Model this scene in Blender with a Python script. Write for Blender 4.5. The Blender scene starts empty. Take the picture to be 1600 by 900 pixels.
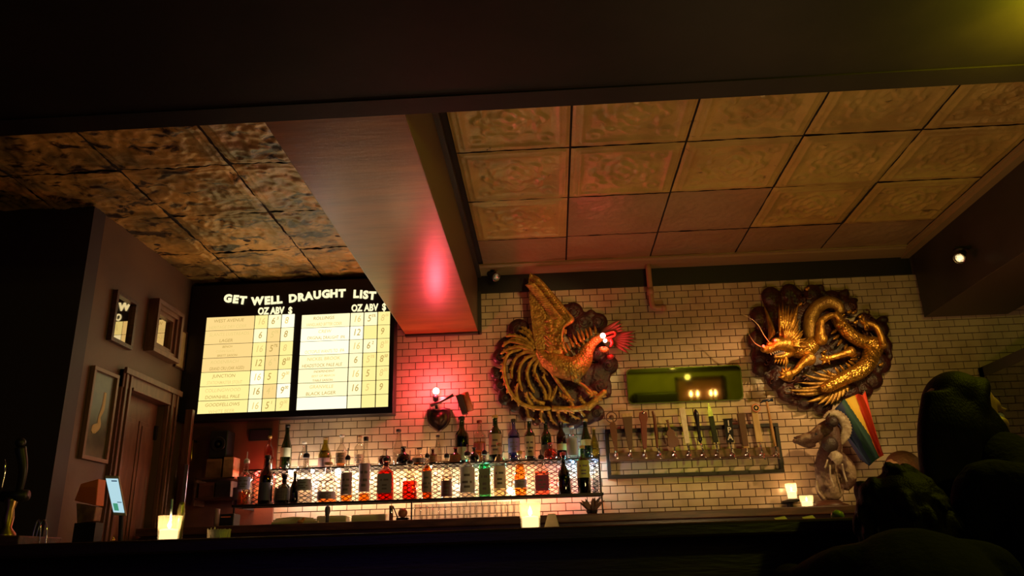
import bpy, bmesh, math, random
from mathutils import Vector, Matrix, noise
random.seed(7)
S = bpy.context.scene
C = S.collection
PI = math.pi
# ---------------------------------------------------------------- camera
RT = Vector((0.998262, 0.051223, -0.029141))
DN = Vector((-0.044273, 0.32548, -0.944512))
FW = Vector((-0.038896, 0.944160, 0.327182))
CAM = Vector((0, 0, 1.05)); F = 1232.3
cd = bpy.data.cameras.new('camera'); cam = bpy.data.objects.new('camera', cd); C.objects.link(cam)
M = Matrix.Identity(4)
for i in range(3):
    M[i][0] = RT[i]; M[i][1] = -DN[i]; M[i][2] = -FW[i]; M[i][3] = CAM[i]
cam.matrix_world = M
cd.sensor_width = 36; cd.lens = F/1600*36; cd.clip_start = .05
S.camera = cam
D = 5.924                                    # the tiled wall
def ray(px, py): return RT*((px-800)/F)+DN*((py-450)/F)+FW
def W(px, py, off=0.0):                      # a point of the plane standing off metres before the tiled wall
    d = ray(px, py); return CAM+d*((D-off)/d.y)
def AY(px, py, Y):
    d = ray(px, py); return CAM+d*(Y/d.y)
def AX(px, py, X):
    d = ray(px, py); return CAM+d*(X/d.x)
# ---------------------------------------------------------------- world, lights, exposure
w = bpy.data.worlds.new('night'); S.world = w; w.use_nodes = True
w.node_tree.nodes['Background'].inputs[0].default_value = (.02, .012, .05, 1)
w.node_tree.nodes['Background'].inputs[1].default_value = 1.0
def lamp(name, kind, loc, col, power, size=.1, aim=None, **k):
    l = bpy.data.lights.new(name, kind); o = bpy.data.objects.new(name, l); C.objects.link(o)
    l.color = col; l.energy = power; o.location = loc
    if kind == 'AREA': l.size = size
    else: l.shadow_soft_size = size
    if kind == 'SPOT': l.spot_size = math.radians(k.get('cone', 60)); l.spot_blend = k.get('blend', .5)
    if aim is not None:
        o.rotation_euler = (Vector(aim)-Vector(loc)).to_track_quat('-Z', 'Y').to_euler()
    return o
lamp('violet_fill_light', 'AREA', (-1.5, -3.6, 2.0), (.36, .10, 1.0), 2.2, 2.2, aim=(-1, 5, 1.6))  # violet fill added behind the camera to lift the dark areas
lamp('yellow_lamp_light', 'POINT', (1.80, 2.25, 2.60), (.90, .88, .01), 27, .035)
lamp('rear_green_light', 'POINT', (2.4, -2.4, 2.7), (.72, .75, .03), 48, .1)
lamp('beam_spot_light', 'SPOT', (2.74, 4.25, 2.88), (1.0, .60, .22), 110, .02, aim=(1.35, 5.92, 1.80), cone=48, blend=.5)
lamp('dragon_spot_light', 'SPOT', (2.2, 3.3, 2.9), (1.0, .60, .20), 75, .03, aim=(2.1, 5.92, 2.38), cone=24, blend=.5)
lamp('phoenix_spot_light', 'SPOT', (.9, 3.0, 3.0), (1.0, .64, .20), 60, .03, aim=(-.1, 5.92, 2.55), cone=27, blend=.6)
lamp('warm_fill_light', 'POINT', (1.1, 3.35, .98), (1.0, .60, .24), 38, .12)  # warm fill added low behind the bar to light ceiling and wall
lamp('right_warm_light', 'POINT', (3.0, 4.4, 1.9), (1.0, .50, .14), 3, .05)
S.view_settings.view_transform = 'Standard'; S.view_settings.look = 'None'
S.view_settings.exposure = .12; S.view_settings.gamma = 1
# ---------------------------------------------------------------- materials
def nd(t, kind, **k):
    n = t.nodes.new(kind)
    for a, b in k.items():
        if hasattr(n, a): setattr(n, a, b)
        else: n.inputs[a].default_value = b
    return n
def pm(name, col, rough=.5, metal=0, col2=None, scale=8, bump=0, bscale=40, spec=.5, emit=None, es=1, stretch=None, thr=(.4, .6), alpha=1, coat=0, coords='Position'):
    m = bpy.data.materials.new(name); m.use_nodes = True; t = m.node_tree
    b = t.nodes['Principled BSDF']
    b.inputs['Base Color'].default_value = (*col, 1); b.inputs['Roughness'].default_value = rough
    b.inputs['Metallic'].default_value = metal; b.inputs['Specular IOR Level'].default_value = spec
    b.inputs['Coat Weight'].default_value = coat
    b.inputs['Alpha'].default_value = alpha
    if coords == 'Position': src = nd(t, 'ShaderNodeNewGeometry').outputs['Position']
    else: src = nd(t, 'ShaderNodeTexCoord').outputs['Object']
    if stretch:
        mp = nd(t, 'ShaderNodeMapping'); mp.inputs['Scale'].default_value = stretch
        t.links.new(src, mp.inputs[0]); src = mp.outputs[0]
    if col2 is not None:
        n = nd(t, 'ShaderNodeTexNoise', Scale=scale, Detail=6.0); t.links.new(src, n.inputs['Vector'])
        r = nd(t, 'ShaderNodeValToRGB'); e = r.color_ramp.elements
        e[0].position = thr[0]; e[1].position = thr[1]; e[0].color = (*col, 1); e[1].color = (*col2, 1)
        t.links.new(n.outputs['Fac'], r.inputs[0]); t.links.new(r.outputs[0], b.inputs['Base Color'])
    if bump:
        n = nd(t, 'ShaderNodeTexNoise', Scale=bscale, Detail=4.0); t.links.new(src, n.inputs['Vector'])
        bp = nd(t, 'ShaderNodeBump', Strength=bump, Distance=.01)
        t.links.new(n.outputs['Fac'], bp.inputs['Height']); t.links.new(bp.outputs[0], b.inputs['Normal'])
    if emit is not None:
        b.inputs['Emission Color'].default_value = (*emit, 1); b.inputs['Emission Strength'].default_value = es
    return m
def glassm(name, tint, gloss=.12, rough=.05):
    m = bpy.data.materials.new(name); m.use_nodes = True; t = m.node_tree
    for n in list(t.nodes): t.nodes.remove(n)
    o = nd(t, 'ShaderNodeOutputMaterial'); tr = nd(t, 'ShaderNodeBsdfTransparent'); tr.inputs[0].default_value = (*tint, 1)
    g = nd(t, 'ShaderNodeBsdfGlossy'); g.inputs['Roughness'].default_value = rough
    lw = nd(t, 'ShaderNodeLayerWeight'); lw.inputs['Blend'].default_value = .35
    mr = nd(t, 'ShaderNodeMapRange'); mr.inputs['To Min'].default_value = gloss*.5; mr.inputs['To Max'].default_value = min(1, gloss*6)
    mx = nd(t, 'ShaderNodeMixShader')
    t.links.new(lw.outputs['Facing'], mr.inputs['Value']); t.links.new(mr.outputs[0], mx.inputs[0])
    t.links.new(tr.outputs[0], mx.inputs[1]); t.links.new(g.outputs[0], mx.inputs[2]); t.links.new(mx.outputs[0], o.inputs[0])
    return m
def scalem(name, col, rough, metal, sc):
    m = pm(name, col, rough, metal, col2=(col[0]*.55, col[1]*.5, col[2]*.45), scale=30)
    t = m.node_tree; b = t.nodes['Principled BSDF']
    v = nd(t, 'ShaderNodeTexVoronoi', Scale=sc); g = nd(t, 'ShaderNodeNewGeometry')
    t.links.new(g.outputs['Position'], v.inputs['Vector'])
    bp = nd(t, 'ShaderNodeBump', Strength=.8, Distance=.008); bp.invert = True
    t.links.new(v.outputs['Distance'], bp.inputs['Height']); t.links.new(bp.outputs[0], b.inputs['Normal'])
    return m
BLACK = pm('black_paint', (.012, .010, .014), .45)
BOARDBLACK = pm('sign_black', (.010, .007, .012), .4)
SOFFIT = pm('soffit_paint', (.020, .013, .016), .55, col2=(.015, .010, .013), scale=3, bump=.12, bscale=14, spec=.12)
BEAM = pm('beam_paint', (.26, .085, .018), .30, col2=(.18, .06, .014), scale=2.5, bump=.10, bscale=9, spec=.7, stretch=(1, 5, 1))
BEAMD = pm('beam_dark_paint', (.03, .022, .02), .5, col2=(.02, .015, .014), scale=3)
DARKWALL = pm('dark_wall_paint', (.035, .022, .03), .6, bump=.1, bscale=10)
SIDEWALL = pm('side_wall_paint', (.13, .07, .04), .55, col2=(.10, .055, .035), scale=2, bump=.1)
WOODD = pm('dark_wood', (.10, .035, .02), .4, col2=(.05, .018, .012), scale=6, stretch=(1, 8, 8), bump=.15, bscale=25)
WOODV = pm('dark_wood_upright', (.15, .06, .035), .35, col2=(.09, .035, .022), scale=6, stretch=(8, 8, 1), bump=.15, bscale=25)
BARW = pm('bar_wood', (.035, .012, .012), .35, col2=(.02, .008, .01), scale=5, stretch=(1, 6, 6), bump=.1, bscale=20)
TILE = pm('white_glazed_tile', (.60, .45, .33), .22, col2=(.50, .36, .26), scale=5, bump=.06, bscale=12)
GROUT = pm('dark_grout', (.06, .032, .022), .9)
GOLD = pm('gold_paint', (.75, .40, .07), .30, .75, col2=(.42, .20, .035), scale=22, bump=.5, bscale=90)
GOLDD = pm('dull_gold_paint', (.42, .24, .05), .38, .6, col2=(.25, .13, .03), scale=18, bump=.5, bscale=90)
GOLDP = pm('phoenix_gold', (.62, .36, .07), .40, .40, col2=(.36, .18, .035), scale=22, bump=.6, bscale=80)
GSCALE = scalem('gold_scales', (.80, .43, .08), .28, .8, 55)
PSCALE = scalem('phoenix_scales', (.62, .36, .07), .40, .40, 60)
CLOUD = pm('dark_red_lacquer', (.055, .010, .010), .4, col2=(.025, .006, .008), scale=20, bump=.8, bscale=45)
CHROME = pm('chrome', (.75, .72, .68), .12, 1)
BRASS = pm('brass', (.55, .32, .09), .25, 1)
IRON = pm('black_iron', (.02, .015, .015), .45, .3)
WHITE = pm('white_paint', (.75, .68, .55), .4)
CREAM = pm('cream_paper', (.62, .55, .42), .7)
def em(name, col, st, base=(.1, .1, .1)): return pm(name, base, .5, emit=col, es=st)
CELLS = [em('lit_panel_warm', (1, .70, .26), .92), em('lit_panel_yellow', (1, .83, .30), 1.0), em('lit_panel_bright', (1, .89, .50), 1.1), em('lit_panel_pale', (1, .93, .62), 1.25)]
LETTER = em('lit_letter', (1, .88, .50), 1.1)
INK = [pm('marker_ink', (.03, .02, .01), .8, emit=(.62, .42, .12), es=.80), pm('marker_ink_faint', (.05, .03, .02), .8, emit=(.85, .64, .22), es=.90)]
REDBULB = em('red_bulb', (1, .12, .10), 9); HOT = em('hot_bulb', (1, .42, .36), 9)
WARMB = em('warm_bulb', (1, .78, .45), 11)
COLB = {'white': em('white_bulb', (1, .88, .70), 12), 'warm': WARMB, 'red': em('red_fairy', (1, .05, .04), 9), 'amber': em('amber_fairy', (1, .4, .06), 8),
        'teal': em('teal_fairy', (.1, 1, .6), 7), 'blue': em('blue_fairy', (.25, .45, 1), 8)}
FLAME = em('flame', (1, .62, .22), 16)
CANDLEWAX = pm('glowing_wax', (.9, .75, .5), .6, emit=(1, .66, .28), es=1.9)
GLASS = glassm('clear_glass', (.93, .92, .88))
def colm(name, c, r=.5, **k): return pm(name, c, r, **k)
# ---------------------------------------------------------------- mesh helpers
class MB:
    def __init__(s): s.v = []; s.f = []; s.m = []
    def add(s, vs, fs, mi=0):
        n = len(s.v); s.v += [Vector(p) for p in vs]; s.f += [tuple(i+n for i in f) for f in fs]; s.m += [mi]*len(fs)
    def box(s, a, b, mi=0, ch=0):
        x0, x1 = sorted((a[0], b[0])); y0, y1 = sorted((a[1], b[1])); z0, z1 = sorted((a[2], b[2]))
        vs = [(x0, y0, z0), (x1, y0, z0), (x1, y1, z0), (x0, y1, z0), (x0, y0, z1), (x1, y0, z1), (x1, y1, z1), (x0, y1, z1)]
        s.add(vs, [(0, 3, 2, 1), (4, 5, 6, 7), (0, 1, 5, 4), (1, 2, 6, 5), (2, 3, 7, 6), (3, 0, 4, 7)], mi)
    def hexa(s, q, dv, mi=0):           # q: 4 points of a face, dv: thickness vector
        q = [Vector(p) for p in q]; dv = Vector(dv)
        s.add(q+[p+dv for p in q], [(0, 1, 2, 3), (7, 6, 5, 4), (0, 4, 5, 1), (1, 5, 6, 2), (2, 6, 7, 3), (3, 7, 4, 0)], mi)
    def lathe(s, prof, c=(0, 0, 0), seg=16, mi=0, sx=1, sy=1, ax=None):
        c = Vector(c); n = len(s.v); k = len(prof)
        R_ = Matrix.Identity(3) if ax is None else Vector((0, 0, 1)).rotation_difference(Vector(ax)).to_matrix()
        vs = []
        for r, z in prof:
            for i in range(seg):
                a = 2*PI*i/seg; vs.append(c+R_ @ Vector((r*math.cos(a)*sx, r*math.sin(a)*sy, z)))
        fs = []
        for j in range(k-1):
            for i in range(seg):
                i2 = (i+1) % seg; fs.append((j*seg+i, j*seg+i2, (j+1)*seg+i2, (j+1)*seg+i))
        if prof[0][0] > 1e-5: fs.append(tuple(reversed(range(seg))))
        if prof[-1][0] > 1e-5: fs.append(tuple((k-1)*seg+i for i in range(seg)))
        s.add(vs, fs, mi)
    def sqlathe(s, prof, c, mi=0, sx=1, sy=1, rnd=.35):      # rounded-square section
        c = Vector(c); seg = 16; vs = []
        for r, z in prof:
            for i in range(seg):
                a = 2*PI*(i+.5)/seg; ca, sa = math.cos(a), math.sin(a)
                e = 4 if r > .014 else 2
                q = (abs(ca)**e+abs(sa)**e)**(-1/e)
                vs.append(c+Vector((r*ca*q*sx, r*sa*q*sy, z)))
        fs = [(j*seg+i, j*seg+(i+1) % seg, (j+1)*seg+(i+1) % seg, (j+1)*seg+i) for j in range(len(prof)-1) for i in range(seg)]
        fs += [tuple(reversed(range(seg))), tuple((len(prof)-1)*seg+i for i in range(seg))]
        s.add(vs, fs, mi)
    def tube(s, pts, rad, seg=8, mi=0, flat=1.0, up=Vector((0, -1, 0)), ridge=0, rn=0):
        pts = [Vector(p) for p in pts]; n = len(pts)
        if not hasattr(rad, '__len__'): rad = [rad]*n
        vs = []
        for i, p in enumerate(pts):
            t = (pts[min(i+1, n-1)]-pts[max(i-1, 0)])
            t = t.normalized() if t.length > 1e-9 else Vector((0, 0, 1))
            u = up-t*up.dot(t)
            if u.length < 1e-3: u = t.orthogonal()
            u.normalize(); sd = t.cross(u)
            r = rad[i]*(1+(ridge if i % 2 else 0))
            for k in range(seg):
                a = 2*PI*k/seg; vs.append(p+sd*math.cos(a)*r+u*math.sin(a)*r*flat)
        fs = [(j*seg+i, j*seg+(i+1) % seg, (j+1)*seg+(i+1) % seg, (j+1)*seg+i) for j in range(n-1) for i in range(seg)]
        fs += [tuple(reversed(range(seg))), tuple((n-1)*seg+i for i in range(seg))]
        s.add(vs, fs, mi)
    def ball(s, c, r, seg=12, mi=0, rot=None):
        if not hasattr(r, '__len__'): r = (r, r, r)
        c = Vector(c); rings = max(6, seg//2+1); vs = []; R_ = rot or Matrix.Identity(3)
        for j in range(rings+1):
            th = PI*j/rings
            for i in range(seg):
                a = 2*PI*i/seg; vs.append(c+R_ @ Vector((r[0]*math.sin(th)*math.cos(a), r[1]*math.sin(th)*math.sin(a), r[2]*math.cos(th))))
        s.add(vs, [(j*seg+i, (j+1)*seg+i, (j+1)*seg+(i+1) % seg, j*seg+(i+1) % seg) for j in range(rings) for i in range(seg)], mi)
    def blade(s, p0, p1, w_, th=.01, bend=Vector((0, 0, 0)), n=6, mi=0, base=.5):   # a feather / flame / spike
        p0 = Vector(p0); p1 = Vector(p1); pts = []; rad = []
        for i in range(n+1):
            t = i/n; pts.append(p0.lerp(p1, t)+Vector(bend)*math.sin(PI*t))
            rad.append(max(.0006, w_*(base+(1-base)*math.sin(min(1, t*1.9)*PI/2))*(1-t**2.5)))
        s.tube(pts, rad, 6, mi, flat=max(.08, th/w_))
    def mesh(s, name, mats, smooth=False):
        me = bpy.data.meshes.new(name); me.from_pydata([tuple(p) for p in s.v], [], s.f)
        for m_ in (mats if isinstance(mats, (list, tuple)) else [mats]): me.materials.append(m_)
        me.polygons.foreach_set('material_index', s.m)
        me.polygons.foreach_set('use_smooth', [smooth]*len(s.f)); me.update()
        return me
    def build(s, name, mats, parent=None, smooth=False, bevel=0):
        o = bpy.data.objects.new(name, s.mesh(name, mats, smooth)); C.objects.link(o)
        if parent:
            o.parent = parent; o.matrix_parent_inverse = Matrix.Translation(-parent.location)
        if bevel:
            b = o.modifiers.new('bevel', 'BEVEL'); b.width = bevel; b.segments = 2; b.limit_method = 'ANGLE'
        return o
def tag(o, label=None, cat=None, group=None, kind=None):
    for k, v in (('label', label), ('category', cat), ('group', group), ('kind', kind)):
        if v: o[k] = v
    return o
def thing(name, label, cat, loc, group=None):
    o = bpy.data.objects.new(name, None); C.objects.link(o); o.location = loc; o.empty_display_size = .05
    return tag(o, label, cat, group)
def boxo(name, a, b, mat, parent=None, bevel=0):
    m = MB(); m.box(a, b); return m.build(name, mat, parent, bevel=bevel)
def spline(P, n=8):
    P = [Vector(p) for p in P]; out = []
    Q = [P[0]*2-P[1]]+P+[P[-1]*2-P[-2]]
    for i in range(len(P)-1):
        a, b, c, d = Q[i:i+4]
        for k in range(n):
            t = k/n; out.append(.5*((2*b)+(c-a)*t+(2*a-5*b+4*c-d)*t*t+(3*b-a-3*c+d)*t**3))
    out.append(P[-1]); return out
def interp(R_, n=8):
    out = []
    for i in range(len(R_)-1):
        for k in range(n): out.append(R_[i]+(R_[i+1]-R_[i])*k/n)
    out.append(R_[-1]); return out
def text_mesh(txt, size, offset=0, extrude=.002, shear=0, xs=1, wmax=0):
    c = bpy.data.curves.new('t', 'FONT'); c.body = txt; c.size = size; c.align_x = 'CENTER'; c.align_y = 'CENTER'
    c.extrude = extrude; c.offset = offset; c.shear = shear; c.resolution_u = 3
    o = bpy.data.objects.new('t', c); C.objects.link(o); bpy.context.view_layer.update()
    me = bpy.data.meshes.new_from_object(o.evaluated_get(bpy.context.evaluated_depsgraph_get()))
    bpy.data.objects.remove(o); bpy.data.curves.remove(c)
    if wmax:
        wd = max(v.co.x for v in me.vertices)-min(v.co.x for v in me.vertices); xs = min(1, wmax/wd)
    for v in me.vertices: v.co.x *= xs
    return me
def text(name, txt, size, loc, mat, parent, rot=0, **k):    # faces -Y
    me = text_mesh(txt, size, **k); me.name = name; me.materials.clear(); me.materials.append(mat)
    o = bpy.data.objects.new(name, me); C.objects.link(o)
    me.transform(Matrix.Translation(loc) @ Matrix.Rotation(PI/2, 4, 'X') @ Matrix.Rotation(rot, 4, 'Z'))
    if parent: o.parent = parent; o.matrix_parent_inverse = Matrix.Translation(-parent.location)
    return o
def remeshed(mb, name, mat, parent, voxel=.01, smooth=6, fac=.5):
    o = bpy.data.objects.new('tmp', mb.mesh('tmp', mat)); C.objects.link(o)
    r = o.modifiers.new('r', 'REMESH'); r.mode = 'VOXEL'; r.voxel_size = voxel
    s_ = o.modifiers.new('s', 'SMOOTH'); s_.iterations = smooth; s_.factor = fac
    dg = bpy.context.evaluated_depsgraph_get(); me = bpy.data.meshes.new_from_object(o.evaluated_get(dg))
    bpy.data.objects.remove(o); me.name = name; me.materials.clear(); me.materials.append(mat)
    me.polygons.foreach_set('use_smooth', [True]*len(me.polygons))
    q = bpy.data.objects.new(name, me); C.objects.link(q)
    if parent: q.parent = parent; q.matrix_parent_inverse = Matrix.Translation(-parent.location)
    return q
def struct(o): o['kind'] = 'structure'; return o
# ================================================================ SETTING
CZ = 3.243
struct(boxo('floor', (-6, -4.2, -.05), (5.5, 6.2, 0), pm('floor_boards', (.05, .025, .018), .4, col2=(.03, .015, .012), scale=4, stretch=(8, 1, 1))))
wb = struct(boxo('wall_back', (-3.0, D+.006, 0), (5.5, D+.16, 3.40), GROUT))
# tiles ----------------------------------------------------------
TW, TH, G_ = .110, .0545, .0040
def tile_mb(mb, x0, x1, z0, z1, y):
    a = .0012
    mb.add([(x0, y+.008, z0), (x1, y+.008, z0), (x1, y+.008, z1), (x0, y+.008, z1), (x0+a, y, z0+a), (x1-a, y, z0+a), (x1-a, y, z1-a), (x0+a, y, z1-a)],
           [(4, 5, 6, 7), (0, 1, 5, 4), (1, 2, 6, 5), (2, 3, 7, 6), (3, 0, 4, 7)])
rest = MB(); singles = []
tm = MB(); tile_mb(tm, 0, TW-G_, 0, TH-G_, 0); TM = tm.mesh('tile', TILE)
for r in range(32):
    z = 1.330+r*TH
    x = -2.05-(TW/2 if r % 2 else 0)+.004*math.sin(r*2.3)
    while x < 4.4:
        x0 = max(x, -2.05); x1 = x+TW-G_; z1 = min(z+TH-G_, 3.066)
        if x1-x0 > .015:
            whole = x0 == x and z1 == z+TH-G_
            p = Vector(((x0+x1)/2, D, z))
            vis = (.42 < x < 1.72 and (z < 1.98 or z > 2.44)) or (1.72 < x < 2.75 and (z < 2.0)) or (-1.0 < x < -.38 and 2.05 < z < 2.72)
            if whole and vis and len(singles) < 298: singles.append((x0, z))
            else: tile_mb(rest, x0, x1, z, z1, D+random.uniform(-.0006, .0006))
        x += TW
for x0, z in singles:
    o = bpy.data.objects.new('tile', TM); C.objects.link(o); o.location = (x0, D+random.uniform(-.0008, .0008), z)
    o.rotation_euler = (random.uniform(-.006, .006), 0, random.uniform(-.006, .006)); o.parent = wb
o = rest.build('tile_field', TILE, wb); o['kind'] = 'stuff'
# upper dark band and cove
struct(boxo('trim_1', (-.517, D-.015, 3.066), (2.87, D+.006, CZ), BLACK))
TRIMW = pm('cove_paint', (.30, .20, .10), .5, bump=.15, bscale=20)
m = MB(); m.add([(-.517, 5.735, CZ-.001), (2.87, 5.735, CZ-.001), (2.87, 5.76, CZ-.02), (-.517, 5.76, CZ-.02), (2.87, D, CZ-.035), (-.517, D, CZ-.035), (2.87, D, CZ), (-.517, D, CZ)],
            [(0, 3, 2, 1), (3, 5, 4, 2), (5, 7, 6, 4)])
m.box((-.517, 5.725, CZ-.012), (2.87, 5.737, CZ)); struct(m.build('trim_2', TRIMW))
m = MB(); m.box((2.79, 2.7, CZ-.02), (2.87, D, CZ)); m.box((2.81, 2.7, CZ-.045), (2.87, D, CZ-.02)); struct(m.build('trim_3', TRIMW))
# ceiling --------------------------------------------------------
cl = struct(boxo('ceiling', (-6, -4.2, CZ+.012), (5.5, 6.2, CZ+.09), pm('ceiling_gap', (.02, .012, .01), .9)))
def hfun(u, v, lvl):
    du = min(u, 1-u); dv = min(v, 1-v); d = min(du, dv); h = 0
    for c_, wd, am in ((.035, .012, .006), (.085, .018, .009), (.125, .010, .005)):
        h += am*math.exp(-((d-c_)/wd)**2)
    if d > .15:
        x, y = u-.5, v-.5; rr = math.hypot(x, y); a = math.atan2(y, x)
        sc = .27+.03*math.cos(8*a)
        h += .007*math.exp(-((rr-sc)/.016)**2)+.006*math.exp(-((rr-.12-.03*math.cos(4*a))/.02)**2)+.008*math.exp(-(rr/.045)**2)
        h += .003*math.sin(rr*70)*math.cos(6*a)*math.exp(-((rr-.2)/.08)**2)
        cx, cy = .5-abs(x), .5-abs(y); cr = math.hypot(cx-.2, cy-.2)
        h += .006*math.exp(-((cr-.05)/.014)**2)
    return -h*lvl
def panel_mesh(name, mat, lvl, rough_amt, seed):
    n = 52; m = MB(); s_ = .65; g = .006
    vs = []
    for j in range(n+1):
        for i in range(n+1):
            u, v = i/n, j/n
            z = hfun(u, v, lvl)+rough_amt*noise.noise(Vector((u*5+seed, v*5, seed)))+rough_amt*.6*noise.noise(Vector((u*17+seed, v*17, seed)))
            vs.append((g+u*(s_-2*g), g+v*(s_-2*g), z))
    m.add(vs, [(j*(n+1)+i, (j+1)*(n+1)+i, (j+1)*(n+1)+i+1, j*(n+1)+i+1) for j in range(n) for i in range(n)])
    return m.mesh(name, mat, True)
def tinm(name, base, alt, rust, t1, t2):
    m = pm(name, base, .38, .15, col2=alt, scale=3.5, thr=(.4, .62), bump=.35, bscale=35, spec=.5)
    t = m.node_tree; b = t.nodes['Principled BSDF']; lk = b.inputs['Base Color'].links[0].from_socket
    g = nd(t, 'ShaderNodeNewGeometry')
    mp = nd(t, 'ShaderNodeMapping'); mp.inputs['Scale'].default_value = (1, 1.9, 1); t.links.new(g.outputs['Position'], mp.inputs[0])
    n = nd(t, 'ShaderNodeTexNoise', Scale=5.0, Detail=9.0, Roughness=.68, Distortion=.7); t.links.new(mp.outputs[0], n.inputs['Vector'])
    r = nd(t, 'ShaderNodeValToRGB'); r.color_ramp.elements[0].position = t1; r.color_ramp.elements[1].position = t2
    t.links.new(n.outputs['Fac'], r.inputs[0])
    mx = nd(t, 'ShaderNodeMix', data_type='RGBA'); t.links.new(r.outputs[0], mx.inputs['Factor']); t.links.new(lk, mx.inputs[6]); mx.inputs[7].default_value = (*rust, 1)
    t.links.new(mx.outputs[2], b.inputs['Base Color'])
    return m
TINR = tinm('cream_tin', (.52, .37, .11), (.40, .26, .08), (.09, .045, .02), .63, .70)
TINL = tinm('peeling_tin', (.22, .14, .045), (.62, .33, .08), (.035, .016, .010), .53, .60)
TINP = tinm('plain_tin', (.34, .22, .12), (.30, .19, .10), (.1, .05, .03), .7, .8)
PR = [panel_mesh('tin_tile', TINR, 1.9, .004, s) for s in (1.3, 5.1)]
PL = [panel_mesh('tin_tile', TINL, .8, .012, s) for s in (2.2, 7.7, 9.4)]
PP = panel_mesh('tin_tile', TINP, .25, .004, 3)
for i in range(11):
    x = -4.36+i*.65
    if abs(x+1.11) < .01: continue
    for j in range(5):
        y = 2.66+j*.65
        me = PL[(i*3+j) % 3] if x < -.9 else PR[(i+j) % 2]
        if x > .1 and x < 1.4 and j == 3: me = PP
        if j == 4: me = PP if x > -.9 else me
        o = bpy.data.objects.new('tin_tile', me); C.objects.link(o); o.parent = cl
        o.location = (x, y, CZ+random.uniform(.001, .004)); o.rotation_euler = (random.uniform(-.003, .003), random.uniform(-.004, .004), 0)
        if x > 2.7 or x < -3.3 and y > 4.5: bpy.data.objects.remove(o)
# soffit across the room and beams
so = struct(boxo('ceiling_soffit', (-6, 1.1, 2.744), (5.5, 2.71, CZ+.01), SOFFIT))
m = MB(); m.box((-6, 2.60, 2.738), (5.5, 2.712, 2.744)); struct(m.build('trim_4', SOFFIT))
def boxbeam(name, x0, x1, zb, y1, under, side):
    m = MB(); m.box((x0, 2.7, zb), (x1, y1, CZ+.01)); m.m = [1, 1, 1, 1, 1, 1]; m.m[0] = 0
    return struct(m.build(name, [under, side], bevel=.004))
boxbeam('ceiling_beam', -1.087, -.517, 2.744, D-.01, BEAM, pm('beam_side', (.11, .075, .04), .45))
boxbeam('ceiling_beam', 2.87, 3.49, 2.70, D-.06, pm('right_beam_under', (.07, .04, .03), .5), BEAMD)
m = MB(); m.box((-1.087, D-.05, 2.728), (-.505, D-.008, 2.744)); m.box((-.517, D-.05, 2.728), (-.49, D-.01, 3.07)); struct(m.build('trim_5', BEAMD))
m = MB(); m.box((-.517, 2.71, CZ-.05), (-.487, 5.9, CZ)); struct(m.build('trim_6', BEAMD))
# left side: near pier, side wall with door
struct(boxo('wall_left_front', (-6, 4.40, 0), (-2.8, 4.53, CZ+.01), DARKWALL))
wl = MB()
DY0, DY1, DZ = 5.06, 5.60, 2.20
X0 = -2.8
wl.box((X0-.10, 4.53, 0), (X0, DY0, CZ+.01)); wl.box((X0-.10, DY1, 0), (X0, D+.05, CZ+.01)); wl.box((X0-.10, DY0, DZ), (X0, DY1, CZ+.01))
struct(wl.build('wall_left', SIDEWALL))
DOORW = pm('door_wood', (.17, .075, .045), .4, col2=(.12, .05, .03), scale=5, stretch=(6, 6, 1), bump=.1)
m = MB()
for y0, y1 in ((DY0-.12, DY0+.0), (DY1, DY1+.14)):
    m.box((X0, y0, 0), (X0+.03, y1, DZ+.12)); m.box((X0+.03, y0+.02, 0), (X0+.045, y0+.045, DZ+.1)); m.box((X0+.03, y1-.045, 0), (X0+.045, y1-.02, DZ+.1))
m.box((X0, DY0-.12, DZ), (X0+.035, DY1+.14, DZ+.12)); m.box((X0+.035, DY0-.13, DZ+.09), (X0+.055, DY1+.15, DZ+.13))
m.box((X0+.03, DY0, DZ), (X0+.045, DY1, DZ+.02))
struct(m.build('trim_7', DOORW, bevel=.003))
dr = struct(boxo('door_1', (X0-.09, DY0, 0), (X0-.05, DY1, DZ), DOORW))
for z0, z1 in ((.2, .95), (1.08, 2.05)):
    for y0, y1 in ((DY0+.07, (DY0+DY1)/2-.03), ((DY0+DY1)/2+.03, DY1-.07)):
        m = MB(); m.box((X0-.05, y0, z0), (X0-.042, y1, z1)); m.box((X0-.042, y0+.03, z0+.03), (X0-.035, y1-.03, z1-.03)); m.build('panel', DOORW, dr, bevel=.003)
boxo('hinge', (X0-.05, DY1-.02, 1.95), (X0-.03, DY1+.0, 2.05), IRON, dr)
m = MB(); m.lathe([(.012, 0), (.012, .03), (.026, .045), (.028, .06), (0, .075)], (X0-.05, DY0+.05, 1.25), 12, ax=(1, 0, 0)); m.build('knob', BRASS, dr, True)
# dark wood panel of the back wall left of the tiles
m = MB(); m.box((X0, D-.02, 0), (-2.05, D+.01, 3.2))
struct(m.build('wall_back_left', pm('red_brown_panel', (.17, .055, .035), .45, col2=(.11, .035, .025), scale=4, bump=.1)))
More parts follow.
